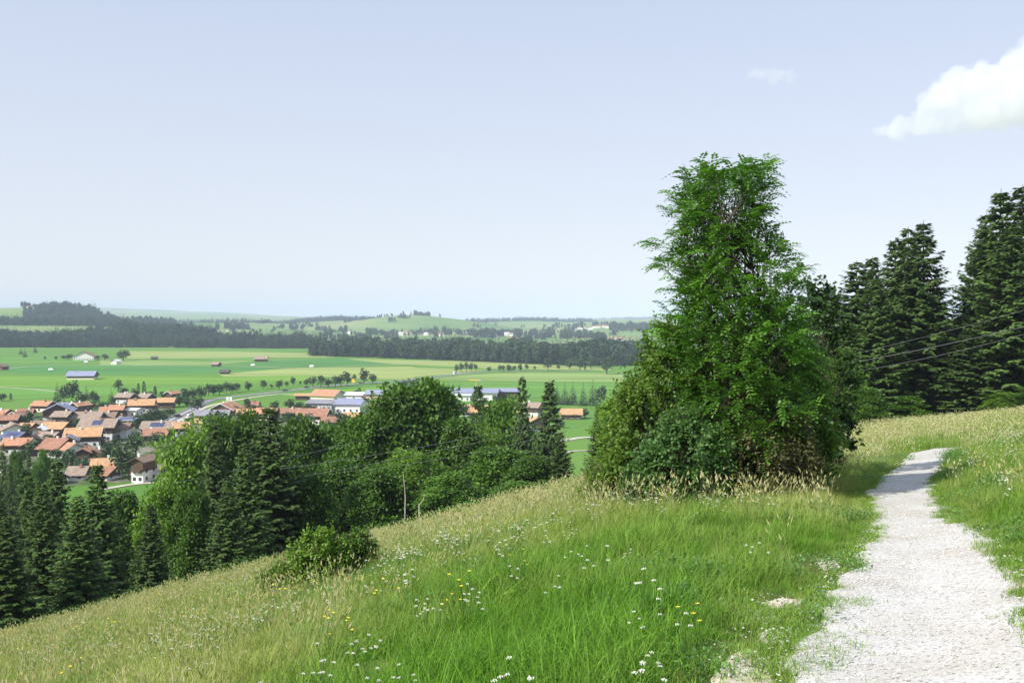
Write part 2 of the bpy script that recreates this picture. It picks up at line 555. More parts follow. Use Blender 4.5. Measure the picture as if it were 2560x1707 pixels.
M['slope'] = ground_mat('meadow_soil', [(.35, (.045, .085, .014)), (.52, (.10, .13, .03)), (.7, (.20, .18, .075))], .35, 9, .5)
M['valley'] = ground_mat('valley_grass', [(.3, (.085, .20, .028)), (.5, (.105, .225, .032)), (.72, (.135, .235, .045))], .004, .03, .3)
M['hills'] = ground_mat('hill_grass', [(.32, (.10, .19, .05)), (.48, (.15, .24, .07)), (.56, (.20, .26, .09)), (.7, (.26, .27, .13))], .0022, .012, .25)

us = np.concatenate([np.linspace(-6, -1.6, 12)[:-1], np.linspace(-1.6, -.75, 18)[:-1], np.linspace(-.75, .75, 260), np.linspace(.75, 1.6, 18)[1:], np.linspace(1.6, 6, 12)[1:]])
y1 = np.concatenate([np.linspace(-14, 3, 12), np.geomspace(3.2, 640, 230)])
y1[-1] = 640
tag(grid_sheet('hillside', us, y1, M['slope']), kind='structure')
y2 = np.concatenate([np.linspace(640, 1850, 60)])
# the flat pasture between the slope and the hills also reaches back under the village
y2 = np.concatenate([np.linspace(640, 1850, 60)])
us2 = np.linspace(-2.5, 2.5, 200)
tag(grid_sheet('valley_floor', us2, y2, M['valley']), kind='structure')
y3 = np.concatenate([np.linspace(1850, 4200, 90), np.geomspace(4250, 17000, 60)])
us3 = np.concatenate([np.linspace(-1.4, -.62, 20)[:-1], np.linspace(-.62, .62, 360), np.linspace(.62, 1.4, 20)[1:]])
tag(grid_sheet('hills', us3, y3, M['hills']), kind='structure')

# valley meadow sheet laid over the bottom of the hillside, from the foot of the slope on
def flat_poly(name, pts, m, z=-59.9, kind='structure', fn=plain, sub=1):
    P = [fn(*p) for p in pts]
    me = bpy.data.meshes.new(name)
    me.from_pydata([(x, y, z) for x, y in P], [], [tuple(range(len(P)))])
    me.materials.append(m)
    me.update()
    o = link(name, me)
    return tag(o, kind=kind)

flat_poly('village_green', [(-900, 1300), (2000, 1290), (2600, 1000), (-900, 882)], M['valley'], -59.95)

M['yard'] = ground_mat('village_yards', [(.36, (.05, .10, .025)), (.5, (.09, .13, .04)), (.6, (.20, .19, .15)), (.75, (.30, .28, .24))], .06, .4, .4)
flat_poly('village_yards', [(-80, 1040), (90, 1022), (240, 1010), (400, 1000), (440, 1010), (430, 1060), (600, 1034), (900, 1004), (1000, 1010), (1000, 1100), (480, 1190), (330, 1206), (-80, 1230)], M['yard'], -59.93)
# mown and unmown fields of the plain
def fmat(n, c):
    m = ground_mat(n, [(.35, tuple(v * .82 for v in c)), (.5, c), (.65, tuple(v * 1.14 for v in c))], .012, .06, .5)
    nt = m.node_tree
    # drifts and mowing lines run along the strips
    ge = [q for q in nt.nodes if q.type == 'NEW_GEOMETRY'][0]
    mp = nt.nodes.new('ShaderNodeMapping'); mp.inputs['Scale'].default_value = (.35, 3.2, 1); mp.inputs['Rotation'].default_value = (0, 0, .12)
    nt.links.new(ge.outputs['Position'], mp.inputs[0])
    for q in nt.nodes:
        if q.type == 'TEX_NOISE': nt.links.new(mp.outputs[0], q.inputs['Vector'])
    return m
M['f_light'] = fmat('mown_pasture', (.27, .33, .10))
M['f_pale'] = fmat('pale_pasture', (.21, .30, .085))
M['f_deep'] = fmat('deep_pasture', (.075, .21, .045))
M['f_bright'] = fmat('bright_pasture', (.15, .29, .035))
M['f_mid'] = fmat('mid_pasture', (.11, .245, .04))
FIELDS = [
 ('f_light', [(300, 878), (560, 879), (840, 884), (836, 893), (640, 895), (300, 897)]),
 ('f_mid', [(545, 895), (690, 893), (640, 902), (520, 903)]),
 ('f_pale', [(250, 899), (520, 904), (640, 901), (545, 912), (250, 913)]),
 ('f_deep', [(-60, 914), (300, 912), (520, 915), (740, 919), (560, 932), (300, 938), (110, 935), (-60, 926)]),
 ('f_deep', [(560, 913), (690, 902), (850, 894), (1000, 906), (930, 915), (760, 918)]),
 ('f_light', [(545, 935), (720, 921), (1034, 916), (1034, 950), (900, 946), (760, 938), (560, 942)]),
 ('f_bright', [(-60, 940), (300, 941), (560, 942), (760, 939), (830, 950), (500, 961), (-60, 968)]),
 ('f_mid', [(-60, 972), (480, 963), (420, 984), (-60, 1000)]),
 ('f_light', [(860, 897), (1180, 903), (1530, 921), (1530, 926), (1230, 922), (980, 910)]),
 ('f_light', [(1030, 919), (1220, 925), (1160, 933), (1030, 943)]),
 ('f_pale', [(1150, 939), (1280, 931), (1560, 933), (1560, 955), (1320, 953), (1060, 950)]),
 ('f_mid', [(1010, 958), (1320, 956), (1560, 958), (1560, 1000), (980, 990)]),
 ('f_bright', [(700, 987), (860, 974), (1010, 960), (990, 975), (790, 995)]),
 ('f_mid', [(-60, 893), (110, 893), (230, 900), (180, 908), (-60, 909)]),
]
for i, (mn, pts) in enumerate(FIELDS):
    flat_poly('field', pts, M[mn], -59.90 + i * .004)

def ribbon(name, pts, width, m, z=-59.8, fn=plain, taper=None):
    P = [Vector((*fn(*p), 0)) for p in pts]
    Q = []
    for i in range(len(P) - 1):
        for t in np.linspace(0, 1, 6, endpoint=False):
            p0 = P[max(i - 1, 0)]; p1 = P[i]; p2 = P[i + 1]; p3 = P[min(i + 2, len(P) - 1)]
            Q.append(.5 * ((2 * p1) + (-p0 + p2) * t + (2 * p0 - 5 * p1 + 4 * p2 - p3) * t * t + (-p0 + 3 * p1 - 3 * p2 + p3) * t ** 3))
    Q.append(P[-1])
    mb = MB(); L = []
    for i, q in enumerate(Q):
        d = (Q[min(i + 1, len(Q) - 1)] - Q[max(i - 1, 0)]).normalized()
        nrm = Vector((-d.y, d.x, 0)) * width / 2
        a = q + nrm; b = q - nrm
        L += [(a.x, a.y, z), (b.x, b.y, z)]
    mb.poly(L, [(2 * i, 2 * i + 1, 2 * i + 3, 2 * i + 2) for i in range(len(Q) - 1)])
    o = mb.build(name, m)
    if o.data.polygons[0].normal.z < 0: o.data.flip_normals()
    return tag(o, kind='structure')

M['asphalt'] = mat('asphalt', (.16, .16, .17), .9, .15, .2)
M['track'] = mat('pale_track', (.48, .44, .36), .95, .15, .3)
M['whiteline'] = mat('road_paint', (.75, .75, .72), .7, .05)
ROAD = [(330, 1085), (410, 1058), (450, 1038), (490, 1018), (525, 1001), (575, 993), (640, 986), (700, 979), (745, 974), (790, 967.5), (872, 961.5), (920, 958), (1000, 952.5), (1078, 943.5), (1140, 936), (1215, 930), (1260, 929), (1340, 928), (1480, 927)]
ribbon('road', ROAD, 8.5, M['asphalt'], -59.80)
ribbon('road_marking', ROAD, .7, M['whiteline'], -59.78)
ribbon('footpath', [(380, 1078), (462, 1046), (505, 1022), (545, 1010), (600, 999), (650, 991), (706, 985.5), (770, 989), (800, 994)], 4, M['track'], -59.76)
ribbon('farm_track', [(-60, 935), (100, 915), (400, 914.5), (560, 915.5), (640, 917.5), (780, 920), (900, 914), (1060, 909)], 3.5, M['track'], -59.75)
ribbon('farm_track', [(-60, 966), (60, 972), (130, 978), (230, 988)], 3, M['track'], -59.74)
ribbon('village_lane', [(250, 1225), (330, 1212), (400, 1206), (470, 1196)], 3.2, M['track'], -59.73)
ribbon('village_lane', [(1380, 1110), (1430, 1098), (1480, 1094), (1560, 1100)], 4.5, M['track'], -59.72)
ribbon('village_lane', [(-60, 1275), (0, 1258), (60, 1240)], 3, M['asphalt'], -59.71)
ribbon('village_lane', [(1400, 1135), (1440, 1128), (1500, 1127)], 2.5, M['track'], -59.70)

# ------------------------------------------------------------------ buildings
RC = {'orange': (.44, .225, .135), 'rust': (.32, .165, .11), 'brown': (.24, .165, .12), 'taupe': (.30, .23, .18), 'grey': (.24, .235, .27), 'bluegrey': (.25, .27, .38),
      'amber': (.49, .285, .15), 'solar': (.10, .12, .20), 'white': (.7, .72, .75), 'dark': (.09, .08, .08)}
RM = {k: mat('roof_tiles_' + k, c, .85, .22, .7, .2) for k, c in RC.items()}
WC = {'white': (.80, .79, .75), 'cream': (.74, .68, .52), 'wood': (.10, .065, .042), 'grey': (.42, .42, .44), 'pink': (.62, .42, .36), 'yellow': (.7, .52, .2)}
WM = {k: mat('house_wall_' + k, c, .9, .08, .8) for k, c in WC.items()}
M['glass'] = mat('window_glass', (.04, .05, .07), .15, .1, spec=.6)
M['frame'] = mat('white_frame', (.75, .74, .70), .7, .05)
M['solar'] = mat('solar_glass', (.05, .065, .13), .2, .15, .4, spec=.6)
M['flower'] = mat('balcony_flowers', (.45, .10, .10), .9, .4, 3)
BOX = {}
def ubox(m):
    if m.name not in BOX:
        BOX[m.name] = MB().box(-.5, .5, -.5, .5, -.5, .5).mesh('unit_' + m.name, m)
    return BOX[m.name]
def bx(name, m, parent, c, s, rz=0.0, rx=0.0, ry=0.0):
    o = link(name, ubox(m), parent)
    o.location = c; o.scale = s; o.rotation_euler = (rx, ry, rz)
    return o

HR = random.Random(5)
def house(label, x0, x1, top, base, ridge='x', roof='orange', wall='white', rot=None, gable='wood', chim=1, solar=0, balcony=1, wins=1, cat='house', name='house', hmax=13, far=False, span=None, plainfn=plain, slope=25, group=None, over=1.2):
    px = (x0 + x1) / 2
    x, D = plainfn(px, base)
    z = -60.0 if plainfn is plain else Hs(x, D)
    Wd = (x1 - x0) / F * D
    if not far: Wd *= 1.0
    _, e = ray(px, top)
    Hr = e * D - z
    rot = HR.uniform(-18, 18) if rot is None else rot
    if ridge == 'x':
        L = Wd * .92 - 2 * over * .4; sp = span or min(max(Wd * .75, 9), 15)
    else:
        sp = Wd - 2 * over * .6; L = min(max(Wd * 1.05, 9), 20)
    Hr = min(max(Hr, 4.2), hmax)
    rise = sp / 2 * math.tan(R(slope))
    wh = max(2.3, Hr - rise)
    rz = R(rot) + (0 if ridge == 'x' else PI / 2)
    if ridge == 'y':   # turn a little to the sun so that the gable reads
        pass
    o = empty(name, (x, D + (sp / 2 if ridge == 'x' else L / 2) * .7, z), rz)
    tag(o, label, cat, group)
    hs = sp / 2; hl = L / 2
    split = wh * .52 if gable == 'wood' else wh
    wb = MB()
    wb.box(-hl, hl, -hs, hs, -1.5, split if gable == 'wood' else wh - .01)
    if gable != 'wood':
        for sx in (-1, 1):
            wb.poly([(sx * hl, -hs, wh - .01), (sx * hl, hs, wh - .01), (sx * hl, 0, wh + rise), (sx * (hl - .3), -hs, wh - .01), (sx * (hl - .3), hs, wh - .01), (sx * (hl - .3), 0, wh + rise)],
                    [(0, 1, 2), (3, 5, 4), (0, 2, 5, 3), (1, 4, 5, 2)])
    wb.build('wall', WM[wall], o)
    if gable == 'wood':
        g = MB(); a = hl + .06; c = hs + .06
        g.poly([(-a, -c, split), (a, -c, split), (a, c, split), (-a, c, split), (-a, -c, wh), (a, -c, wh), (a, c, wh), (-a, c, wh), (-a, 0, wh + rise), (a, 0, wh + rise)],
               [(0, 3, 2, 1), (0, 1, 5, 4), (2, 3, 7, 6), (1, 2, 6, 9, 5), (3, 0, 4, 8, 7)])
        g.build('timber_cladding', WM['wood'], o)
    ov = over
    tn = math.tan(R(slope))
    rb = MB()
    for sy in (-1, 1):
        y1_ = sy * (hs + ov); z1 = wh - ov * tn + .12; z0 = wh + rise + .12; t = .28
        A = hl + ov * .9
        rb.poly([(-A, 0, z0), (A, 0, z0), (A, y1_, z1), (-A, y1_, z1), (-A, 0, z0 + t), (A, 0, z0 + t), (A, y1_, z1 + t), (-A, y1_, z1 + t)],
                [(0, 1, 2, 3), (7, 6, 5, 4), (0, 4, 5, 1), (1, 5, 6, 2), (2, 6, 7, 3), (3, 7, 4, 0)])
    rf = rb.build('roof', RM[roof], o)
    if far:
        return o
    bmat_ = WM['wood'] if HR.random() < .6 else M['frame']
    for sx in (-1, 1):
        for sy in (-1, 1):
            bg_ = MB()
            A = sx * (hl + ov * .9 + .05); y1_ = sy * (hs + ov + .03); z1 = wh - ov * tn; z0 = wh + rise + .1
            bg_.poly([(A, 0, z0), (A, y1_, z1), (A, y1_, z1 + .34), (A, 0, z0 + .34), (A + sx * .08, 0, z0), (A + sx * .08, y1_, z1), (A + sx * .08, y1_, z1 + .34), (A + sx * .08, 0, z0 + .34)],
                     [(0, 1, 2, 3), (7, 6, 5, 4), (0, 4, 5, 1), (1, 5, 6, 2), (2, 6, 7, 3), (3, 7, 4, 0)])
            bg_.build('barge_board', bmat_, o)
    for k in range(chim):
        cx = HR.uniform(-.6, .6) * hl; cy = HR.choice((-1, 1)) * hs * .25
        h0 = wh + rise - abs(cy) * tn
        ch = bx('chimney', M['frame'] if HR.random() < .6 else RM['rust'], o, (cx, cy, h0 + .7), (.8, .8, 2.0))
    if solar:
        for k in range(solar):
            pan = MB()
            w_ = min(2.2, hl * .8 / solar * 2)
            cx = (k - (solar - 1) / 2) * (w_ + .15)
            ya, yb = -hs * .25, -hs * .85
            za, zb = wh + rise - abs(ya) * tn + .48, wh + rise - abs(yb) * tn + .48
            pan.poly([(cx - w_ / 2, ya, za), (cx + w_ / 2, ya, za), (cx + w_ / 2, yb, zb), (cx - w_ / 2, yb, zb), (cx - w_ / 2, ya, za - .1), (cx + w_ / 2, ya, za - .1), (cx + w_ / 2, yb, zb - .1), (cx - w_ / 2, yb, zb - .1)],
                     [(0, 3, 2, 1), (4, 5, 6, 7), (0, 1, 5, 4), (1, 2, 6, 5), (2, 3, 7, 6), (3, 0, 4, 7)])
            pan.build('solar_panel', M['solar'], o)
    # windows on the long side and on both gables
    if wins:
        nf = max(1, int(wh // 2.7))
        nl = max(2, int(L / 3.2)); ng = max(2, int(sp / 3.2))
        for fl in range(nf):
            zc = 1.5 + fl * 2.7
            if zc > wh - .7: break
            for k in range(nl):
                if HR.random() < .12: continue
                cx = -hl + (k + .5) * L / nl
                w_ = bx('window', M['glass'], o, (cx, -hs - .06, zc), (1.15, .12, 1.25))
                fr = bx('window_sill', M['frame'], o, (cx, -hs - .12, zc - .72), (1.5, .25, .12))
            for sx in ((-1,) if ridge == 'y' else (-1, 1)):
                for k in range(ng):
                    cy = -hs + (k + .5) * sp / ng
                    bx('window', M['glass'], o, (sx * (hl + .06), cy, zc), (.12, 1.15, 1.25))
    if balcony and wh > 4.2:
        sx = -1 if ridge == 'y' else HR.choice((-1, 1))
        bx('balcony', WM['wood'], o, (sx * (hl + .75), 0, split + .45), (1.3, sp * .86, .9))
    return o

# village: (label, x0, x1, top row, base row, ridge, roof, wall, options)
V = [
 ('wide barn-like house with orange roof at the upper edge of the village by the meadow', 79, 129, 1004, 1030, 'x', 'orange', 'cream', dict(rot=-12)),
 ('large chalet with violet grey roof and white balcony gable facing the camera', 100, 172, 1011, 1058, 'y', 'bluegrey', 'white', dict(rot=18, slope=26)),
 ('low house with pale grey roof behind the violet roofed chalet', 149, 186, 1008, 1026, 'x', 'grey', 'white', dict(gable='none')),
 ('small orange gabled house beside the tall dark trees', 180, 212, 1007, 1036, 'y', 'orange', 'wood', dict(rot=-25)),
 ('orange roofed house with two joined roofs above the brown hotel', 246, 276, 1019, 1040, 'x', 'orange', 'white', {}),
 ('taller orange roofed house right of the twin roofed one', 270, 308, 1014, 1042, 'x', 'orange', 'pink', dict(rot=8)),
 ('grey taupe roofed house with white corner wall below the poplars', 290, 334, 984, 1008, 'x', 'taupe', 'white', dict(rot=-14, chim=2)),
 ('small grey roofed house hidden beside the tallest poplar', 346, 378, 985, 1006, 'x', 'taupe', 'white', {}),
 ('wide brown roofed house cut by the left edge of the photo', -10, 42, 1038, 1072, 'x', 'rust', 'white', dict(rot=10)),
 ('brown orange gabled house second from the left edge', 24, 62, 1030, 1058, 'y', 'rust', 'wood', dict(rot=-20)),
 ('dull red roofed house with a white ridge strip near the meadow', 40, 78, 1024, 1046, 'x', 'rust', 'cream', {}),
 ('small orange roof at the left edge behind the brown roofed house', -30, 22, 1027, 1044, 'x', 'orange', 'cream', {}),
 ('long brown hotel roof section left of the round green tree', 130, 176, 1030, 1068, 'x', 'taupe', 'white', dict(rot=-6)),
 ('long brown hotel roof section in the middle of the village', 170, 250, 1032, 1066, 'x', 'taupe', 'wood', dict(rot=4, chim=3)),
 ('brown roofed house closing the hotel row on the right', 250, 288, 1032, 1060, 'x', 'brown', 'wood', dict(rot=5, chim=1)),
 ('broad chalet with brown roof, dark timber front and white base wall', 194, 286, 1050, 1102, 'x', 'taupe', 'white', dict(rot=6, solar=2, chim=2)),
 ('low grey brown roof left of the orange roofs in the village middle', 72, 130, 1054, 1076, 'x', 'brown', 'wood', dict(chim=0)),
 ('bright orange roofed house with one small skylight left of the hotel', 100, 166, 1058, 1096, 'x', 'amber', 'white', dict(rot=-5)),
 ('long amber roofed house with timber gable turned to the right', 156, 246, 1073, 1118, 'x', 'amber', 'white', dict(rot=14, chim=2)),
 ('house whose roof is half grey and ends beside the orange wing', -6, 52, 1061, 1092, 'y', 'taupe', 'white', dict(rot=32, gable='none')),
 ('orange wing attached behind the white gable at the left', 44, 82, 1060, 1088, 'x', 'amber', 'white', dict(rot=-8)),
 ('tall white walled house standing between orange roofs', 82, 112, 1068, 1100, 'y', 'white', 'white', dict(gable='none')),
 ('house with a blue roof full of solar panels near the left edge', 4, 62, 1082, 1112, 'x', 'solar', 'cream', dict(rot=-16, solar=3)),
 ('beige roofed house with white triangular gable below the amber roof', 84, 144, 1082, 1116, 'x', 'taupe', 'white', dict(rot=-10, chim=1)),
 ('dark timber gable with white base facing the camera beside the solar roof', 54, 102, 1088, 1118, 'y', 'dark', 'white', dict(rot=12)),
 ('long orange brown roof at the lower left behind the dark conifers', 4, 72, 1098, 1136, 'x', 'orange', 'white', dict(rot=6)),
 ('big rust orange roof in the lower village left of the small spruce', 100, 164, 1100, 1142, 'x', 'rust', 'white', dict(rot=-12, span=14)),
 ('brown gabled house with white edge boards in front of the rust roof', 48, 90, 1106, 1140, 'y', 'rust', 'wood', dict(rot=15, solar=2)),
 ('house with pale grey gable and round windows left of the small spruce', 142, 188, 1092, 1128, 'y', 'grey', 'grey', dict(rot=20, gable='none')),
 ('small orange roof with bright white two window wall', 156, 186, 1110, 1144, 'x', 'orange', 'white', dict(rot=-28, gable='none')),
 ('orange gabled house beside the hedge in the lower village', 186, 226, 1122, 1158, 'y', 'orange', 'white', dict(rot=10)),
 ('brown gabled house with a yellow balcony in the lower village', 222, 266, 1124, 1156, 'y', 'brown', 'yellow', dict(rot=-8)),
 ('orange roofed house with white gable above the big spruces', 222, 276, 1150, 1188, 'x', 'amber', 'white', dict(rot=18)),
 ('flat blue roofed hall beside the brown roofed hotel', 290, 336, 1046, 1072, 'x', 'bluegrey', 'pink', dict(gable='none', slope=12, solar=3, chim=1)),
 ('pinkish brown roofed house with a row of white framed windows', 284, 322, 1060, 1096, 'x', 'brown', 'white', dict(gable='none', rot=5)),
 ('ochre roofed farmhouse with dark timber gable above the white hall', 316, 382, 1000, 1032, 'x', 'amber', 'white', dict(rot=14, chim=2)),
 ('long white flat building below the ochre farmhouse', 308, 348, 1022, 1040, 'x', 'white', 'white', dict(gable='none', slope=8, chim=0)),
 ('orange roofed timber barn on the meadow beside the main road', 390, 434, 996, 1020, 'x', 'amber', 'wood', dict(rot=8, chim=0, balcony=0)),
 ('small orange gabled house behind the timber barn', 416, 440, 979, 1002, 'y', 'orange', 'white', dict(rot=-20)),
 ('big brown roofed house with a dark solar field below the main road', 348, 432, 1056, 1090, 'x', 'taupe', 'wood', dict(rot=6, solar=3)),
 ('orange roofed wing in front of the brown solar roofed house', 354, 418, 1075, 1104, 'x', 'rust', 'wood', dict(rot=6, chim=1)),
 ('narrow amber roofed house where the main road leaves the trees', 428, 466, 1058, 1090, 'x', 'amber', 'white', dict(rot=25)),
 ('wide grey slate roof right of the main road', 484, 540, 1027, 1058, 'x', 'grey', 'yellow', dict(gable='none', rot=-4, chim=0)),
 ('short grey roofed house touching the slate roof', 541, 572, 1027, 1056, 'x', 'grey', 'wood', dict(rot=5)),
 ('orange chalet with timber gable facing the camera behind the slate roofs', 526, 592, 1009, 1038, 'y', 'orange', 'wood', dict(rot=-6)),
 ('small rust roofed house behind the round tree at the road', 612, 645, 1005, 1028, 'x', 'rust', 'white', {}),
 ('low white and yellow house behind the front trees', 588, 640, 1024, 1046, 'x', 'amber', 'cream', dict(gable='none')),
 ('rounded orange roofed house above the tree tops', 636, 694, 1022, 1050, 'x', 'orange', 'cream', dict(rot=-8)),
 ('long red brown chalet with two skylights and white gable', 742, 822, 1024, 1060, 'x', 'rust', 'white', dict(rot=-5, chim=2)),
 ('red brown left wing of the long chalet with white chimney', 698, 750, 1022, 1052, 'x', 'rust', 'wood', dict(rot=12)),
 ('orange roofed barn with cream gable on the green field', 778, 856, 976, 1004, 'x', 'orange', 'cream', dict(rot=-24, gable='none', balcony=0, chim=0, wins=0)),
 ('low beige shed left of the cream gabled barn', 736, 772, 990, 1000, 'x', 'amber', 'wood', dict(balcony=0, chim=0, wins=0, slope=12)),
 ('long white commercial hall with blue grey roof', 838, 912, 999, 1042, 'x', 'bluegrey', 'white', dict(gable='none', rot=-6, chim=0, slope=14, span=20)),
 ('low grey roofed rear wing of the white commercial hall', 768, 846, 1001, 1024, 'x', 'grey', 'grey', dict(gable='none', chim=0, slope=10, span=18)),
 ('white gabled building between hall and dark trees', 864, 912, 982, 1010, 'x', 'white', 'white', dict(gable='none', chim=0, slope=14)),
 ('wide grey roofed building with brick red lower walls', 914, 978, 977, 1012, 'x', 'bluegrey', 'pink', dict(gable='none', chim=0, rot=-10, slope=18)),
 ('orange roofed house in front of the white commercial hall', 858, 900, 1034, 1062, 'x', 'amber', 'wood', dict(rot=-10)),
 ('small rust roof peeking out left of the pale round tree', 800, 836, 1044, 1072, 'x', 'rust', 'white', dict(rot=15)),
 ('very long industrial hall with blue roof and white front', 1118, 1250, 974, 1000, 'x', 'bluegrey', 'white', dict(gable='none', chim=0, slope=9, rot=-2, span=26, balcony=0)),
 ('second industrial hall with blue roof and brown timber wall', 1236, 1304, 973, 996, 'x', 'bluegrey', 'wood', dict(gable='none', chim=0, slope=9, rot=-4, span=20, balcony=0)),
 ('low white hall just below the blue industrial roofs', 1132, 1180, 986, 1002, 'x', 'white', 'white', dict(gable='none', chim=0, slope=7, balcony=0)),
 ('orange roof seen over the trees below the industrial halls', 1134, 1222, 1016, 1040, 'x', 'amber', 'white', dict(rot=-4)),
 ('grey brown stepped roof between two spruces', 1308, 1356, 1008, 1046, 'x', 'taupe', 'white', dict(rot=-22)),
 ('bright amber roofed house low between the two spruces', 1322, 1362, 1044, 1078, 'y', 'amber', 'white', dict(rot=12)),
 ('orange roofed house with grey shed beside the power lines', 1400, 1458, 1024, 1048, 'x', 'amber', 'wood', dict(rot=-3)),
 ('tall white house with brown roof at the lower village end', 332, 374, 1144, 1206, 'y', 'brown', 'white', dict(rot=-12)),
 ('orange house with white edge boards and small solar panel seen through branches', 398, 486, 1150, 1206, 'y', 'orange', 'white', dict(rot=8, solar=2)),
 ('taupe roof just above the front spruces', 164, 212, 1172, 1200, 'x', 'taupe', 'white', {}),
 ('rust coloured roof end right above the spruce tops', 252, 286, 1172, 1200, 'x', 'rust', 'white', {}),
 ('brown roofed white house behind the lower left spruces', 92, 142, 1186, 1214, 'x', 'brown', 'white', dict(rot=-15)),
 ('brown roof at the left edge among the lower trees', -20, 18, 1190, 1218, 'x', 'brown', 'white', {}),
 ('amber roofed house half hidden behind the small orange roof', 1290, 1312, 1024, 1040, 'x', 'amber', 'white', {}),
]
for (lab, x0, x1, t, b, rd, rf, wl, kw) in V:
    house(lab, x0, x1, t, b, rd, rf, wl, **kw)
# the plain
house('white gabled farmhouse with rust red roof at the forest foot', 181, 232, 879, 900, 'y', 'rust', 'white', rot=14, gable='none', hmax=17, balcony=0, chim=0, cat='farmhouse', name='farmhouse')
house('small white barn with black opening on the plain', 278, 296, 899, 911, 'y', 'white', 'white', gable='none', chim=0, balcony=0, cat='barn', name='barn')
house('tiny dark field hut at the right of the big round tree', 376, 392, 892, 899, 'x', 'dark', 'wood', gable='none', chim=0, balcony=0, wins=0, cat='hut', name='field_hut')
house('brown field hut cut by the left photo edge', -12, 12, 911, 925, 'y', 'brown', 'wood', gable='none', chim=0, balcony=0, wins=0, cat='hut', name='field_hut')
house('long barn with blue grey roof and dark gable in the green field', 164, 236, 929, 949, 'x', 'bluegrey', 'cream', rot=8, gable='wood', chim=0, balcony=0, wins=0, span=16, cat='barn', name='barn')
house('small grey hut standing on the pale strip of the plain', 528, 548, 906, 916, 'x', 'taupe', 'wood', gable='none', chim=0, balcony=0, wins=0, cat='hut', name='field_hut')
house('dark timber barn with grey roof alone before the far forest', 633, 668, 891, 904, 'x', 'taupe', 'wood', rot=10, gable='wood', chim=0, balcony=0, wins=0, cat='barn', name='barn')
house('low dark hay shed at the edge of the pale field', 548, 572, 930, 935, 'x', 'dark', 'wood', gable='none', chim=0, balcony=0, wins=0, cat='hut', name='field_hut', hmax=3)

# far hamlets on the hills
ORD = ['first', 'second', 'third', 'fourth', 'fifth', 'sixth', 'seventh', 'eighth', 'ninth', 'tenth', 'eleventh', 'twelfth', 'thirteenth', 'fourteenth', 'fifteenth', 'sixteenth', 'seventeenth', 'eighteenth', 'nineteenth', 'twentieth']
def hillpt(Dd):
    def fn(px, py):
        u, _ = ray(px, py)
        return u * Dd, Dd
    return fn
FARH = [
 ('hamlet on the wooded hill', 3150, [(60, 'rust'), (72, 'orange'), (88, 'rust'), (146, 'orange'), (158, 'amber')]),
 ('hamlet beside the wooded hill', 3550, [(262, 'orange'), (276, 'white'), (290, 'rust'), (314, 'orange'), (326, 'rust')]),
 ('village below the domed hill', 3000, [(875, 'rust'), (1002, 'white'), (1012, 'rust'), (1022, 'brown'), (1052, 'brown'), (1066, 'grey'), (1102, 'rust'), (1124, 'bluegrey'), (1165, 'white'), (1192, 'rust'), (1216, 'orange'), (1238, 'rust'), (1262, 'orange'), (1268, 'white'), (1278, 'rust')]),
 ('village on the right slope', 3450, [(1442, 'white'), (1450, 'rust'), (1458, 'brown'), (1464, 'rust'), (1484, 'orange'), (1496, 'rust'), (1512, 'orange'), (1520, 'rust'), (1530, 'orange'), (1476, 'grey')]),
 ('hamlet behind the long forest belt', 2300, [(1284, 'orange'), (1290, 'rust'), (1534, 'orange'), (1554, 'rust'), (1544, 'white')]),
]
for gname, dd, hs in FARH:
    for k, (px, rf) in enumerate(sorted(hs)):
        dk = dd + HR.uniform(-120, 120)
        w = HR.uniform(9, 14) / 2 * F / dk * 1.4
        u, _ = ray(px, 800); zz = Hs(u * dk, dk)
        topy = 790 - (zz + 10) / dk * F
        house('%s roofed house, %s from left in the %s' % ({'rust': 'rust red', 'bluegrey': 'blue grey'}.get(rf, rf), ORD[k], gname), px - w, px + w, topy, 800, HR.choice('xy'), rf, 'white', rot=HR.uniform(-30, 30), gable='none', far=True, plainfn=hillpt(dk), hmax=11, group='houses of the ' + gname, name='distant_house')

# white bales, sign, crane, mast
def simple(name, label, cat, mb, m, loc, rz=0):
    o = mb.build(name, m); o.location = loc; o.rotation_euler = (0, 0, rz)
    return tag(o, label, cat)
M['white'] = mat('white_wrap', (.82, .82, .80), .5, .06)
M['yellow'] = mat('yellow_paint', (.75, .52, .05), .5, .08)
M['metal'] = mat('galvanised_metal', (.45, .46, .46), .45, .1, metal=.3)
for (px, py, lab) in ((632, 916.5, 'white wrapped hay bale left of the grey hut on the pale track'), (779, 919.5, 'white wrapped hay bale at the right end of the pale track'), (215, 908.5, 'white wrapped hay bale in the field below the farmhouse'), (127, 928, 'white wrapped hay bale in the left green field')):
    x, y = plain(px, py)
    mb = MB(); mb.tube([(-2.2, 0, 1.5), (-2.1, 0, 1.5), (2.1, 0, 1.5), (2.2, 0, 1.5)], [1.35, 1.5, 1.5, 1.35], 14)
    simple('hay_bale', lab, 'hay bale', mb, M['white'], (x, y, -59.8), .3)
x, y = plain(883, 961)
o = empty('road_sign', (x, y, -59.8)); tag(o, 'yellow road sign beside the valley road near the tree group', 'road sign')
MB().tube([(0, 0, 0), (0, 0, 2)], .1, 6).build('post', M['metal'], o)
MB().tube([(0, -.1, 3), (0, .1, 3)], 1.7, 16).build('sign_plate', M['yellow'], o)
x, y = plain(1191, 985)
o = empty('tower_crane', (x, y, -60)); tag(o, 'yellow tower crane rising over the blue industrial halls', 'crane')
c = MB()
_, e = ray(1191, 951); hh = e * y + 60
for sx in (-.6, .6):
    for sy in (-.6, .6):
        c.tube([(sx, sy, 0), (sx, sy, hh)], .12, 4)
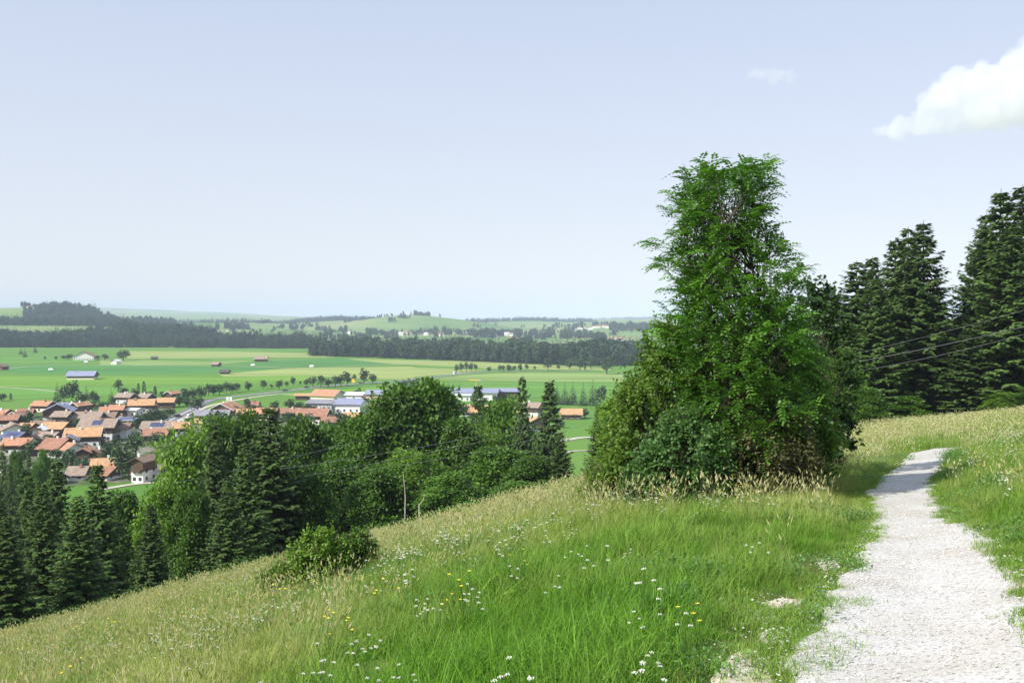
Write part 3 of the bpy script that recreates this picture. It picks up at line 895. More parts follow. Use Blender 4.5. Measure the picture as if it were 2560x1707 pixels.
for k in range(int(hh / 1.5)):
    c.tube([(-.6, -.6, k * 1.5), (.6, -.6, k * 1.5 + 1.5)], .07, 4); c.tube([(.6, .6, k * 1.5), (.6, -.6, k * 1.5 + 1.5)], .07, 4); c.tube([(-.6, .6, k * 1.5 + 1.5), (-.6, -.6, k * 1.5)], .07, 4)
c.build('mast', M['yellow'], o)
MB().box(-6, 1.8, -.35, .35, hh, hh + .7).build('jib', M['yellow'], o)
MB().box(1.8, 3.4, -.6, .6, hh - .8, hh + .6).build('counterweight', M['metal'], o)
# the pale mast above the forest
u, e = ray(568, 825); D = 2160
o = empty('radio_mast', (u * D, D, Hs(u * D, D))); tag(o, 'thin white mast rising out of the far forest', 'mast')
MB().tube([(0, 0, 0), (0, 0, e * D - Hs(u * D, D))], [1.2, .6], 8).build('pole', M['white'], o)
MB().box(-1.4, 1.4, -1.4, 1.4, (e * D - Hs(u * D, D)) - 4, (e * D - Hs(u * D, D)) - 1).build('antenna', M['white'], o)
# lamp and flag poles near the bend of the road
for k, (px, b, t) in enumerate(((490, 1028, 1013), (494, 1028, 1013), (566, 1006, 992), (574, 1006, 992))):
    x, y = plain(px, b); _, e = ray(px, t)
    o = empty('flagpole', (x, y, -60)); tag(o, ['first white pole at the bend of the main road', 'second white pole at the bend of the main road', 'first white banner beside the orange chalet', 'second white banner beside the orange chalet'][k], 'pole', 'white poles along the road')
    h_ = e * y + 60
    MB().tube([(0, 0, 0), (0, 0, h_)], .12, 6).build('pole', M['frame'], o)
    if k > 1: MB().box(.1, 1.5, -.03, .03, h_ * .35, h_).build('banner', M['white'], o)

def car(label, px, py, color, ang, van=False):
    x, y = plain(px, py)
    o = empty('parked_car' if van is None else ('white_van' if van else 'car'), (x, y, -59.78), ang); tag(o, label, 'van' if van else 'car', 'cars on the valley road')
    L, W_, h1, h2 = (4.4, 1.8, .85, 1.45) if not van else (5.8, 2.0, 1.2, 2.5)
    cm = mat('car_paint', color, .3, .03, spec=.6)
    b = MB()
    prof = [(-L / 2, .3), (L / 2, .3), (L / 2, h1 * .8), (L * .27, h1), (L * .12, h2), (-L * .33, h2), (-L * .47, h1)] if not van else [(-L / 2, .3), (L / 2, .3), (L / 2, h1), (L * .36, h2 * .95), (-L / 2, h2)]
    n = len(prof)
    b.poly([(a, -W_ / 2, z) for a, z in prof] + [(a, W_ / 2, z) for a, z in prof], [tuple(range(n)), tuple(range(2 * n - 1, n - 1, -1))] + [(i, i + n, (i + 1) % n + n, (i + 1) % n) for i in range(n)])
    b.build('body', cm, o)
    g = MB(); g.box(-L * .3, L * .1, -W_ / 2 - .02, W_ / 2 + .02, h1 + .05, h2 - .15); g.build('side_windows', M['glass'], o)
    for sx in (-.3, .3):
        for sy in (-1, 1):
            w = MB().tube([(sx * L, sy * W_ / 2 - .1, .33), (sx * L, sy * W_ / 2 + .1, .33)], .33, 10).build('wheel', RM['dark'], o)
car('dark car driving down the road between the village trees', 445, 1042, (.03, .03, .04), R(70))
car('dark car left of the pale side track junction', 713, 978, (.03, .03, .05), R(20))
car('black car just before the dense roadside tree group', 766, 970.5, (.02, .02, .02), R(20))
car('dark grey car under the tall roadside tree', 902, 959.3, (.10, .11, .12), R(15))
car('white van on the far stretch of the valley road', 1140, 936, (.8, .8, .8), R(30), True)
car('silver car parked on the lane beside the main road', 476, 1041, (.5, .5, .52), R(60))

# ------------------------------------------------------------------ valley trees
def vtree(kind, px, top, base, label, width=None, group=None, name=None, cat='tree'):
    x, y = plain(px, base)
    _, e = ray(px, top)
    h = e * y + 60
    cm, tm, ph, pw = PROTO[kind]
    s = h / ph
    sx = s if width is None else (width / F * y) / pw
    o = empty(name or {'lodecid': 'broadleaf_tree', 'lospruce': 'spruce_tree', 'lopoplar': 'poplar_tree'}[kind[:-1]], (x, y, -60), random.uniform(0, 6.28), (sx, sx, s))
    tag(o, label, cat, group)
    link('trunk', tm, o); link('crown', cm, o)
    return o
row = [(448, 986, 1016, 26), (462, 969, 1010, 24), (482, 968, 1006, 26), (503, 963, 1000, 26), (521, 958, 990, 22), (534, 960, 989, 24), (548, 958, 988, 24), (566, 953, 984, 22), (580, 956, 983, 22), (592, 956, 980, 22), (620, 953, 978, 20), (658, 949, 973, 19), (678, 960, 970, 11), (698, 948, 974, 22), (717, 953, 968, 13), (733, 941, 964, 14), (751, 952, 962, 7)]
for i, (px, t, b, w) in enumerate(row):
    vtree('lodecid%d' % (i % 5), px, t, b, 'round %sroadside tree, %s from the left in the row above the main road' % ('small ' if w < 15 else '', ORD[i]), w, 'roadside trees above the main road')
row = [(768, 946, 966, 20), (782, 939, 967, 20), (802, 936, 969, 24), (820, 946, 968, 22), (838, 938, 967, 22), (852, 935, 966, 22), (868, 926, 965, 26), (886, 934, 955, 12), (910, 919, 960, 25), (932, 933, 960, 22)]
for i, (px, t, b, w) in enumerate(row):
    vtree('lodecid%d' % ((i + 2) % 5), px, t, b, '%s green tree, %s from the left in the clump along the road' % ('tall forked' if i == 8 else ('umbrella shaped' if i == 9 else 'dense'), ORD[i]), w, 'trees in the clump along the road')
row = [(1141, 910, 931, 14), (1153, 906, 930, 15), (1166, 904, 929, 15), (1178, 907, 928, 14), (1189, 908, 927, 12), (1223, 916, 929, 12), (1250, 911, 929, 13), (1258, 912, 930, 12), (1272, 911, 932, 16), (1285, 913, 928, 13), (1301, 908, 929, 13), (1316, 909, 926, 12), (1337, 914, 926, 8), (1370, 892, 928, 22), (1396, 911, 924, 11), (1424, 895, 923, 26), (1450, 892, 926, 26), (1477, 889, 922, 30), (1463, 915, 926, 6)]
for i, (px, t, b, w) in enumerate(row):
    vtree('lodecid%d' % ((i * 2) % 5), px, t, b, 'round tree before the long forest belt, %s from the left of its row' % ORD[i], w, 'trees in front of the long forest belt')
vt = [
 ('lospruce0', 143, 953, 1005, 'pointed dark spruce at the left of the tall village tree group', 24),
 ('lodecid1', 160, 962, 1006, 'dark green tree between the pointed spruce and the tallest group tree', 26),
 ('lodecid3', 180, 948, 1008, 'tallest broad tree of the dark group behind the orange houses', 34),
 ('lospruce1', 196, 958, 1006, 'narrow dark spruce at the right side of the tall group', 20),
 ('lospruce2', 216, 961, 1000, 'small cone shaped spruce right of the tall group', 18),
 ('lodecid0', 206, 978, 1016, 'bushy tree below the small cone shaped spruce', 26),
 ('lodecid2', 234, 975, 1018, 'wide dark tree in front of the meadow left of the dark conifer', 30),
 ('lospruce0', 278, 966, 1018, 'dark conifer behind the twin orange roofs', 24),
 ('lodecid4', 296, 947, 984, 'tall lumpy tree above the grey taupe roofed house', 24),
 ('lodecid1', 312, 968, 990, 'low tree between the lumpy tree and the poplars', 24),
 ('lodecid0', 336, 970, 998, 'dark round tree left of the poplars', 22),
 ('lopoplar0', 346, 957, 990, 'shorter slim poplar left of the tallest one', 9),
 ('lopoplar0', 360, 952, 998, 'tallest slim dark poplar over the village roofs', 11),
 ('lodecid3', 373, 976, 996, 'dark round tree right of the tallest poplar', 20),
 ('lopoplar0', 388, 964, 1004, 'slim pale green poplar before the timber barn', 11),
 ('lodecid2', 407, 977, 1000, 'round dark tree left of the orange timber barn', 26),
 ('lospruce1', 391, 1006, 1030, 'small pointed tree below the timber barn', 16),
 ('lodecid1', 495, 990, 1032, 'big bushy tree where the road vanishes behind foliage', 38),
 ('lodecid0', 470, 994, 1018, 'round tree at the road side left of the big bushy tree', 26),
 ('lodecid4', 617, 993, 1030, 'round dark tree in front of the small rust roofed house', 24),
 ('lodecid3', 686, 1000, 1030, 'dark tree right of the small gabled houses', 28),
 ('lodecid2', 650, 1012, 1030, 'low round tree between orange roof and road field', 24),
 ('lodecid0', 726, 996, 1026, 'green tree at the left end of the dark hedge row', 30),
 ('lodecid1', 748, 1004, 1028, 'green tree in the middle of the dark hedge row', 28),
 ('lodecid2', 768, 1008, 1030, 'green tree at the right end of the dark hedge row', 24),
 ('lospruce0', 800, 1008, 1042, 'dark conifer left in front of the white commercial hall', 20),
 ('lospruce2', 818, 1012, 1042, 'dark conifer in the middle before the white commercial hall', 22),
 ('lospruce1', 838, 1010, 1044, 'dark conifer nearest to the windows of the white hall', 22),
 ('lodecid1', 783, 1012, 1038, 'dark bushy tree behind the long red brown chalet', 26),
 ('lodecid4', 858, 1030, 1072, 'pale green round tree in front of the commercial hall', 44),
 ('lodecid3', 884, 1050, 1080, 'dark shaded tree right of the pale green round tree', 30),
 ('lodecid0', 895, 969, 1004, 'dark tree between the white gable and the grey roof', 22),
 ('lospruce0', 910, 970, 1002, 'thin dark conifer beside the wide grey roof', 12),
 ('lodecid2', 1010, 948, 984, 'left tree of the dark grove before the industrial halls', 26),
 ('lodecid3', 1030, 944, 984, 'tall tree in the middle of the grove before the industrial halls', 30),
 ('lodecid0', 1052, 945, 984, 'broad tree in the grove before the industrial halls', 28),
 ('lodecid1', 1072, 952, 984, 'right tree of the grove before the industrial halls', 22),
 ('lospruce0', 1120, 950, 980, 'left of three small dark conifers behind the halls', 14),
 ('lospruce1', 1134, 953, 980, 'middle of three small dark conifers behind the halls', 13),
 ('lospruce2', 1148, 954, 980, 'right of three small dark conifers behind the halls', 14),
 ('lospruce0', 1392, 958, 1010, 'first dark spruce of the group right behind the power lines', 26),
 ('lospruce1', 1412, 956, 1012, 'second dark spruce of the group right behind the power lines', 28),
 ('lospruce2', 1432, 954, 1012, 'third dark spruce of the group right behind the power lines', 28),
 ('lospruce0', 1458, 957, 1014, 'fourth dark spruce of the group right behind the power lines', 26),
 ('lospruce1', 1482, 948, 1014, 'fifth and tallest dark spruce right behind the power lines', 30),
 ('lodecid2', 1372, 970, 1012, 'dull green tree left of the dark spruce group', 26),
 ('lodecid3', 1502, 960, 1020, 'dark tree half hidden behind the large hazel', 34),
 ('lodecid1', 1517, 890, 936, 'big dark tree standing at the right end of the plain', 36),
 ('lospruce2', 197, 1089, 1130, 'single dark spruce among the orange roofs of the lower village', 28),
 ('lodecid4', 163, 1036, 1064, 'egg shaped bright green tree in front of the hotel roof', 18),
 ('lodecid0', 75, 1024, 1066, 'dark narrow tree right of the brown gabled houses', 24),
 ('lodecid1', 60, 1020, 1044, 'dark low tree at the meadow corner of the village', 30),
 ('lodecid2', 340, 1074, 1150, 'big black green tree in the village below the hotel', 56),
 ('lodecid3', 305, 1096, 1200, 'tall dull green tree left of the black green one', 54),
 ('lodecid0', 270, 1106, 1160, 'green tree before the amber roofed house', 36),
 ('lodecid1', 322, 1126, 1200, 'dense tree in front of the tall white house', 52),
 ('lodecid4', 168, 1134, 1182, 'low light green tree above the front spruces', 48),
 ('lodecid3', 205, 1146, 1186, 'green bush tree beneath the brown gabled chalet', 38),
 ('lodecid2', 238, 1086, 1112, 'small green tree before the broad chalet', 28),
 ('lodecid0', 350, 1040, 1074, 'green tree right of the flat blue roof', 40),
 ('lodecid1', 380, 1020, 1066, 'tall bushy tree left of the main road', 44),
 ('lodecid3', 406, 1024, 1060, 'dark tree touching the main road', 36),
 ('lodecid4', 368, 1030, 1070, 'fresh green tree before the ochre farmhouse', 40),
 ('lodecid2', 425, 1018, 1044, 'low tree at the left kerb of the main road', 30),
 ('lodecid0', 316, 1002, 1026, 'tree between the taupe and the ochre roofs', 26),
 ('lodecid1', 256, 1004, 1026, 'hedge like tree left of the orange twin roof', 30),
 ('lodecid3', 586, 1012, 1036, 'small tree behind the orange chalet', 24),
 ('lodecid4', 104, 1046, 1066, 'small garden tree below the violet chalet', 16),
 ('lodecid2', 14, 1072, 1090, 'small garden tree near the left photo edge', 18),
 ('lodecid0', 236, 1140, 1166, 'garden tree beside the yellow balcony', 24),
 ('lodecid1', 4, 983, 1003, 'dark bushy tree alone in the left meadow', 26),
 ('lopoplar0', 27, 982, 1000, 'small upright tree right of the lone meadow bush', 8),
 ('lodecid1', 308, 874, 902, 'big round tree right of the farmhouse on the plain', 36),
 ('lodecid3', 172, 884, 900, 'dark tree touching the left side of the farmhouse', 22),
 ('lodecid0', 160, 888, 898, 'low bush left of the farmhouse trees', 16),
 ('lodecid2', 262, 884, 901, 'twin crowned tree between farmhouse and white barn', 20),
 ('lodecid4', 244, 888, 900, 'low green bush right of the farmhouse', 18),
 ('lodecid0', 140, 890, 899, 'second small round shrub on the plain left of the farmhouse', 9),
 ('lodecid1', 112, 891, 899, 'first small round shrub on the plain left of the farmhouse', 8),
 ('lospruce0', 62, 870, 893, 'dark conifer standing before the left forest edge', 14),
 ('lospruce2', 52, 868, 886, 'shaded conifer touching the left forest edge', 12),
 ('lospruce1', 88, 860, 882, 'tall narrow conifer before the left forest', 12),
]
for (k, px, t, b, lab, w) in vt:
    vtree(k, px, t, b, lab, w)
# garden trees and hedges of the village, between the houses
gt = random.Random(77)
spots = [(52, 1070, 'left of the orange wing'), (128, 1078, 'below the bright orange roof'), (66, 1096, 'above the solar roof'), (122, 1120, 'beside the white triangular gable'), (200, 1082, 'left of the broad chalet'), (258, 1112, 'below the broad chalet'), (292, 1104, 'beside the white framed windows'), (180, 1044, 'in the hotel row'), (228, 1032, 'behind the hotel row'), (284, 1010, 'above the twin orange roofs'), (330, 1018, 'left of the ochre farmhouse'), (344, 1064, 'above the dark solar field'), (296, 1084, 'behind the pinkish roofed house'), (10, 1060, 'at the left photo edge'), (36, 1120, 'below the solar roof'), (86, 1140, 'between the two rust roofs'), (140, 1152, 'under the big rust roof'), (176, 1160, 'left of the small orange gable'), (254, 1166, 'above the amber roof'), (210, 1184, 'right of the taupe roof'), (128, 1190, 'among the lowest roofs'), (60, 1160, 'behind the dark conifers'), (390, 1120, 'below the orange wing'), (430, 1110, 'below the narrow amber house'), (460, 1080, 'right of the narrow amber house'), (476, 1062, 'below the wide slate roof'), (520, 1066, 'in front of the slate roof'), (560, 1064, 'in front of the short grey roof'), (600, 1050, 'in front of the low white house'), (640, 1060, 'left below the rounded orange roof'), (676, 1056, 'right below the rounded orange roof'), (720, 1062, 'below the left chalet wing'), (770, 1066, 'below the long chalet'), (812, 1072, 'below the small rust roof'), (914, 1014, 'beside the wide grey roof'), (940, 1024, 'below the wide grey roof'), (980, 1018, 'right of the wide grey roof'), (1100, 1012, 'left of the amber roof under the halls'), (1160, 1044, 'below the amber roof under the halls'), (1210, 1020, 'right of the amber roof under the halls'), (1240, 1010, 'under the industrial halls'), (1276, 1012, 'under the second industrial hall'), (1330, 1080, 'below the bright amber house'), (1384, 1040, 'left of the orange house by the cables'), (1462, 1046, 'right of the orange house by the cables'), (1400, 1070, 'below the orange house by the cables'), (420, 1160, 'above the orange house seen through branches'), (380, 1180, 'right of the tall white house'), (452, 1226, 'below the orange house seen through branches'), (312, 1180, 'left of the tall white house')]
for i, (px, b, where) in enumerate(spots):
    hgt = gt.uniform(20, 40) * (b - 790) / 290
    vtree(gt.choice(['lodecid0', 'lodecid1', 'lodecid2', 'lodecid3', 'lodecid4', 'lodecid1', 'lospruce0']), px, b - hgt, b, 'green garden tree standing ' + where, hgt * gt.uniform(.8, 1.25), 'garden trees of the village')
# trees between the foot of the slope and the lower village
low = [(3, 1108, 250, 60), (34, 1120, 250, 50), (67, 1122, 240, 50), (105, 1117, 260, 56), (20, 1160, 230, 70), (90, 1150, 230, 70), (135, 1150, 240, 50)]
for i, (px, t, D, w) in enumerate(low):
    tree('spruce%d' % (i % 4) if i % 2 == 0 else 'decid%d' % (i % 4), 'spruce_tree' if i % 2 == 0 else 'broadleaf_tree', px, t, D, 'dark tree between lower village and slope, %s of the bottom left cluster' % ORD[i], w, group='trees at the foot of the slope')

# ------------------------------------------------------------------ scatter through geometry nodes (stuff only)
def proto_coll(name, meshes):
    c = bpy.data.collections.new(name)
    for i, me in enumerate(meshes):
        c.objects.link(bpy.data.objects.new('%s_%02d' % (name, i), me))
    return c

def scatter(name, pts, rot, scl, tint, coll, nproto, label=None, cat=None, pick=None, parent=None):
    n = len(pts)
    me = bpy.data.meshes.new(name)
    me.vertices.add(n); me.vertices.foreach_set('co', np.ascontiguousarray(pts, np.float32).ravel())
    def at(nm, ty, arr, key):
        a = me.attributes.new(nm, ty, 'POINT'); a.data.foreach_set(key, arr)
    at('rot', 'FLOAT_VECTOR', np.ascontiguousarray(rot, np.float32).ravel(), 'vector')
    s3 = np.ascontiguousarray(scl, np.float32)
    if s3.ndim == 1: s3 = np.repeat(s3[:, None], 3, 1)
    at('scl', 'FLOAT_VECTOR', s3.ravel(), 'vector')
    at('tint', 'FLOAT', np.ascontiguousarray(tint, np.float32), 'value')
    at('pick', 'INT', (rng.integers(0, nproto, n) if pick is None else pick).astype(np.int32), 'value')
    o = link(name, me, parent)
    ng = bpy.data.node_groups.new('scatter_' + name, 'GeometryNodeTree')
    ng.interface.new_socket('Geometry', in_out='INPUT', socket_type='NodeSocketGeometry')
    ng.interface.new_socket('Geometry', in_out='OUTPUT', socket_type='NodeSocketGeometry')
    N = ng.nodes.new
    gi = N('NodeGroupInput'); go = N('NodeGroupOutput')
    ci = N('GeometryNodeCollectionInfo'); ci.inputs['Collection'].default_value = coll
    ci.inputs['Separate Children'].default_value = True; ci.inputs['Reset Children'].default_value = True
    io = N('GeometryNodeInstanceOnPoints'); io.inputs['Pick Instance'].default_value = True
    def na(nm, ty):
        q = N('GeometryNodeInputNamedAttribute'); q.data_type = ty; q.inputs['Name'].default_value = nm
        return q.outputs['Attribute']
    ng.links.new(gi.outputs[0], io.inputs['Points'])
    ng.links.new(ci.outputs[0], io.inputs['Instance'])
    ng.links.new(na('pick', 'INT'), io.inputs['Instance Index'])
    ng.links.new(na('rot', 'FLOAT_VECTOR'), io.inputs['Rotation'])
    ng.links.new(na('scl', 'FLOAT_VECTOR'), io.inputs['Scale'])
    ng.links.new(io.outputs[0], go.inputs[0])
    md = o.modifiers.new('scatter', 'NODES'); md.node_group = ng
    return tag(o, label, cat, kind='stuff')

# ---------------- far forests
fm = []
for i in range(3):
    (v, f, t), mb = lo_spruce(90 + i, 20, 6.5, 190, 1.7); fm.append(array_mesh('fsp%d' % i, v, f, M['forest']))
for i in range(2):
    (v, f, t), mb = lo_decid(95 + i, 16, 9, 170, 2.2); fm.append(array_mesh('fde%d' % i, v, f, M['forest']))
FC = proto_coll('forest_kinds', fm)

def forest(label, polys, spruce=.7, hs=(.85, 1.25), tint=.45):
    P = []
    for (x0, x1, D0, D1, n) in polys:
        px = rng.uniform(x0, x1, n); D = rng.uniform(D0, D1, n)
        if callable(D0): pass
        x = (px - 1280) / F * D
        P.append(np.stack([x, D, H(x, D) - .3], 1))
    P = np.concatenate(P)
    n = len(P)
    pick = np.where(rng.random(n) < spruce, rng.integers(0, 3, n), rng.integers(3, 5, n))
    # the collection is sorted by name: the three conifers come second
    s = rng.uniform(hs[0], hs[1], n)
    s = s * (.78 + .6 * vnoise(P[:, 0] / 38, P[:, 1] / 90, 8)) * rng.uniform(.8, 1.2, n)
    rot = np.zeros((n, 3)); rot[:, 2] = rng.uniform(0, 6.28, n)
    tn = np.clip(tint + .6 * (vnoise(P[:, 0] / 40, P[:, 1] / 60, 5) - .5) + rng.normal(0, .26, n) + np.where(pick >= 3, .18, 0), 0, 1)
    return scatter('forest', P, rot, s, tn, FC, 5, label, 'forest', pick)

def band(x0, x1, fD0, fD1, n):
    """many thin columns following a slanting front"""
    out = []
    k = max(1, int((x1 - x0) / 25))
    for i in range(k):
        a = x0 + (x1 - x0) * i / k; b = x0 + (x1 - x0) * (i + 1) / k
        t = (i + .5) / k
        out.append((a, b, fD0(t) if callable(fD0) else fD0, fD1(t) if callable(fD1) else fD1, n // k))
    return out
forest('dark mixed forest along the foot of the left hills behind the plain', band(-160, 460, 1860, 2180, 2600) + band(440, 775, lambda t: 1850 - 40 * t, lambda t: 2150 - 170 * t, 1300), .72, (.9, 1.35), .35)
forest('long lighter forest belt across the middle of the plain', band(776, 1640, lambda t: 1480 - 300 * min(1, t * 1.3), lambda t: 1720 - 300 * min(1, t * 1.3), 3000), .45, (.95, 1.35), .6)
forest('wooded slope of the hill at the far left', band(-160, 60, 2560, 2860, 420) + band(60, 330, 2560, 3150, 1300) + band(100, 250, 3100, 3360, 420) + band(55, 130, 3270, 3330, 60), .6, (.8, 1.3), .5)
forest('woods between the left hill and the meadows', band(330, 480, 2400, 2700, 500) + band(290, 340, 2250, 2500, 130) + band(0, 20, 2200, 2300, 40) + band(70, 100, 2200, 2260, 24) + band(175, 190, 2200, 2260, 12) + band(330, 440, 3300, 3700, 300), .6, (.8, 1.2), .4)
forest('forest patches on the far left ridges', band(390, 560, 5300, 5600, 260) + band(500, 640, 4300, 4500, 200) + band(640, 760, 4900, 5300, 160) + band(455, 545, 3000, 3080, 60) + band(560, 625, 3150, 3450, 120) + band(535, 548, 3100, 3250, 12), .8, (.9, 1.3), .3)
forest('broad dark wood on the rounded ridge in the middle distance', band(740, 950, 4700, 5500, 1500) + band(640, 760, 5200, 5600, 200), .8, (.9, 1.2), .3)
forest('copses on the open hill in the middle distance', band(725, 745, 3350, 3450, 34) + band(750, 758, 3400, 3450, 6) + band(845, 868, 3150, 3250, 26) + band(915, 945, 2950, 3050, 40) + band(950, 985, 2950, 3000, 30) + band(960, 1000, 2600, 2640, 18) + band(690, 712, 3400, 3440, 10) + band(1003, 1012, 3900, 3915, 3) + band(1026, 1031, 3900, 3915, 3) + band(1035, 1075, 3980, 4060, 60) + band(780, 870, 2500, 2560, 50), .5, (.7, 1.2), .5)
forest('trees around the village below the domed hill', band(1195, 1230, 3080, 3250, 90) + band(1225, 1305, 3050, 3180, 220) + band(1020, 1130, 3030, 3100, 60) + band(1085, 1095, 3050, 3090, 10) + band(1105, 1128, 3050, 3120, 24) + band(1185, 1240, 2700, 2760, 50) + band(1240, 1260, 2850, 2880, 12) + band(1290, 1330, 2750, 2780, 20) + band(1140, 1190, 3000, 3040, 26), .6, (.8, 1.35), .4)
forest('distant wooded ridge line right of the domed hill', band(1120, 1180, 4900, 5300, 200) + band(1180, 1290, 5300, 5700, 420) + band(1285, 1400, 5300, 5900, 600) + band(1400, 1480, 5600, 6200, 300) + band(1460, 1700, 8500, 9300, 900) + band(1480, 1530, 4000, 4100, 60), .85, (.9, 1.2), .3)
hb_ = []
hr = random.Random(99)
for _ in range(95):
    a_ = hr.uniform(560, 1560); d_ = hr.uniform(2350, 4300); w_ = hr.uniform(4, 30)
    hb_ += band(a_, a_ + w_, d_, d_ + hr.uniform(8, 30), max(3, int(w_ * hr.uniform(.4, .9))))
forest('scattered hedges and field trees on the rolling meadows', hb_, .3, (.5, .95), .6)
forest('small woods on the slopes at the right', band(1322, 1345, 2950, 3050, 40) + band(1366, 1386, 2980, 3080, 50) + band(1345, 1378, 2700, 2760, 40) + band(1400, 1428, 2600, 2680, 36) + band(1440, 1500, 2650, 2750, 80) + band(1488, 1516, 2300, 2400, 40) + band(1410, 1440, 3280, 3320, 20) + band(1525, 1640, 3150, 3500, 260) + band(1410, 1460, 3400, 3440, 16) + band(1280, 1330, 1900, 2000, 40) + band(1940, 2560, 1300, 1700, 800), .55, (.8, 1.3), .45)

# ------------------------------------------------------------------ the wood below the meadow
W = [
 # kind, px, top, D, width, label
 ('spruce0', -20, 1225, 74, 190, 'dark spruce cut by the left photo edge'),
 ('spruce1', 60, 1186, 84, 150, 'slender dark spruce left in the front spruce group'),
 ('spruce2', 138, 1168, 88, 160, 'dark spruce with pointed top in the front spruce group'),
 ('spruce3', 240, 1176, 76, 180, 'spruce with tangled broad top at the right of the front group'),
 ('spruce0', 100, 1222, 70, 170, 'lower dark spruce in front of the pointed one'),
 ('spruce2', 190, 1250, 66, 170, 'shaded low spruce close to the meadow edge at the left'),
 ('spruce1', 10, 1300, 62, 170, 'low wide spruce near the left photo edge by the meadow'),
 ('decid1', 312, 1232, 98, 120, 'dark leaved tree filling the gap right of the front spruces'),
 ('decid3', 270, 1290, 84, 110, 'shaded broadleaf tree behind the tangled spruce'),
 ('decid2', 400, 1188, 88, 130, 'lighter green feathery tree left of the tall dark spruce'),
 ('spruce3', 372, 1270, 72, 120, 'young green spruce beneath the feathery tree'),
 ('spruce1', 533, 1072, 92, 150, 'tall slim dark spruce between bright broadleaf crowns'),
 ('decid2', 455, 1056, 118, 190, 'bright broadleaf crown rising before the village roofs'),
 ('decid0', 540, 1044, 124, 150, 'rounded green crown left of the biggest spruce'),
 ('spruce2', 672, 1034, 82, 230, 'biggest dark spruce in the middle of the wood'),
 ('spruce0', 610, 1120, 76, 150, 'dark spruce leaning against the biggest one on its left'),
 ('decid3', 612, 1036, 126, 150, 'broad green crown just behind the biggest spruce'),
 ('decid1', 745, 1052, 120, 170, 'green crown right behind the biggest spruce'),
 ('decid0', 816, 1064, 124, 150, 'dark green crown before the long red brown chalet'),
 ('decid3', 842, 1150, 92, 150, 'shaded broadleaf tree in the hollow of the wood'),
 ('decid1', 780, 1180, 84, 130, 'dim broadleaf tree with bare lower trunk'),
 ('decid0', 905, 1040, 104, 160, 'left shoulder crown of the large green tree'),
 ('decid0', 985, 966, 108, 240, 'large bright green broadleaf tree, tallest of the wood'),
 ('decid1', 1082, 955, 110, 230, 'large green broadleaf tree right of the tallest one'),
 ('birch0', 1012, 1120, 92, 130, 'broadleaf tree with pale bare trunk at the meadow edge'),
 ('birch0', 1068, 1130, 90, 120, 'second pale trunked tree beside the first at the meadow edge'),
 ('decid0', 950, 1160, 88, 160, 'low leafy tree left of the pale trunks'),
 ('decid3', 1150, 1050, 100, 150, 'shaded tree right of the large broadleaf trees'),
 ('spruce3', 1195, 962, 190, 150, 'spruce standing against the blue industrial roofs'),
 ('decid2', 1215, 1060, 104, 160, 'yellowish green broadleaf crown under the power lines'),
 ('decid0', 1268, 1000, 150, 170, 'grey green crown behind the power lines'),
 ('spruce0', 1306, 962, 140, 110, 'slim grey spruce left of the taller dark one'),
 ('spruce1', 1374, 966, 122, 150, 'dark spruce in the right part of the wood'),
 ('decid1', 1235, 1120, 88, 190, 'bright leafy tree at the lower right of the wood'),
 ('decid3', 1330, 1140, 84, 150, 'leafy tree in front of the slim grey spruce'),
 ('spruce2', 1400, 1090, 84, 110, 'low dark spruce right at the end of the wood'),
 ('decid0', 1120, 1180, 82, 150, 'low shaded tree at the meadow edge right of the pale trunks'),
 ('spruce1', 1497, 1010, 72, 90, 'narrow dark tree standing alone left of the birches'),
 ('birch0', 1538, 990, 62, 120, 'left birch with thin pale trunk beside the large hazel'),
 ('birch0', 1556, 1010, 60, 110, 'right birch with thin pale trunk beside the large hazel'),
 ('decid2', 1600, 930, 58, 200, 'leafy tree half hidden behind the large hazel'),
 ('decid3', 700, 1200, 86, 150, 'black green undergrowth tree right of the biggest spruce'),
 ('decid1', 470, 1230, 84, 120, 'dark undergrowth tree below the slim spruce'),
 ('spruce3', 566, 1210, 72, 140, 'low spruce at the foot of the slim tall one'),
 ('decid0', 1290, 1200, 74, 130, 'low bush like tree at the wood edge'),
]
for (k, px, t, D, w, lab) in W:
    tree(k, {'s': 'spruce_tree', 'd': 'broadleaf_tree', 'b': 'birch_tree'}[k[0]], px, t, D, lab, w * 1.06, group='trees of the wood below the meadow')

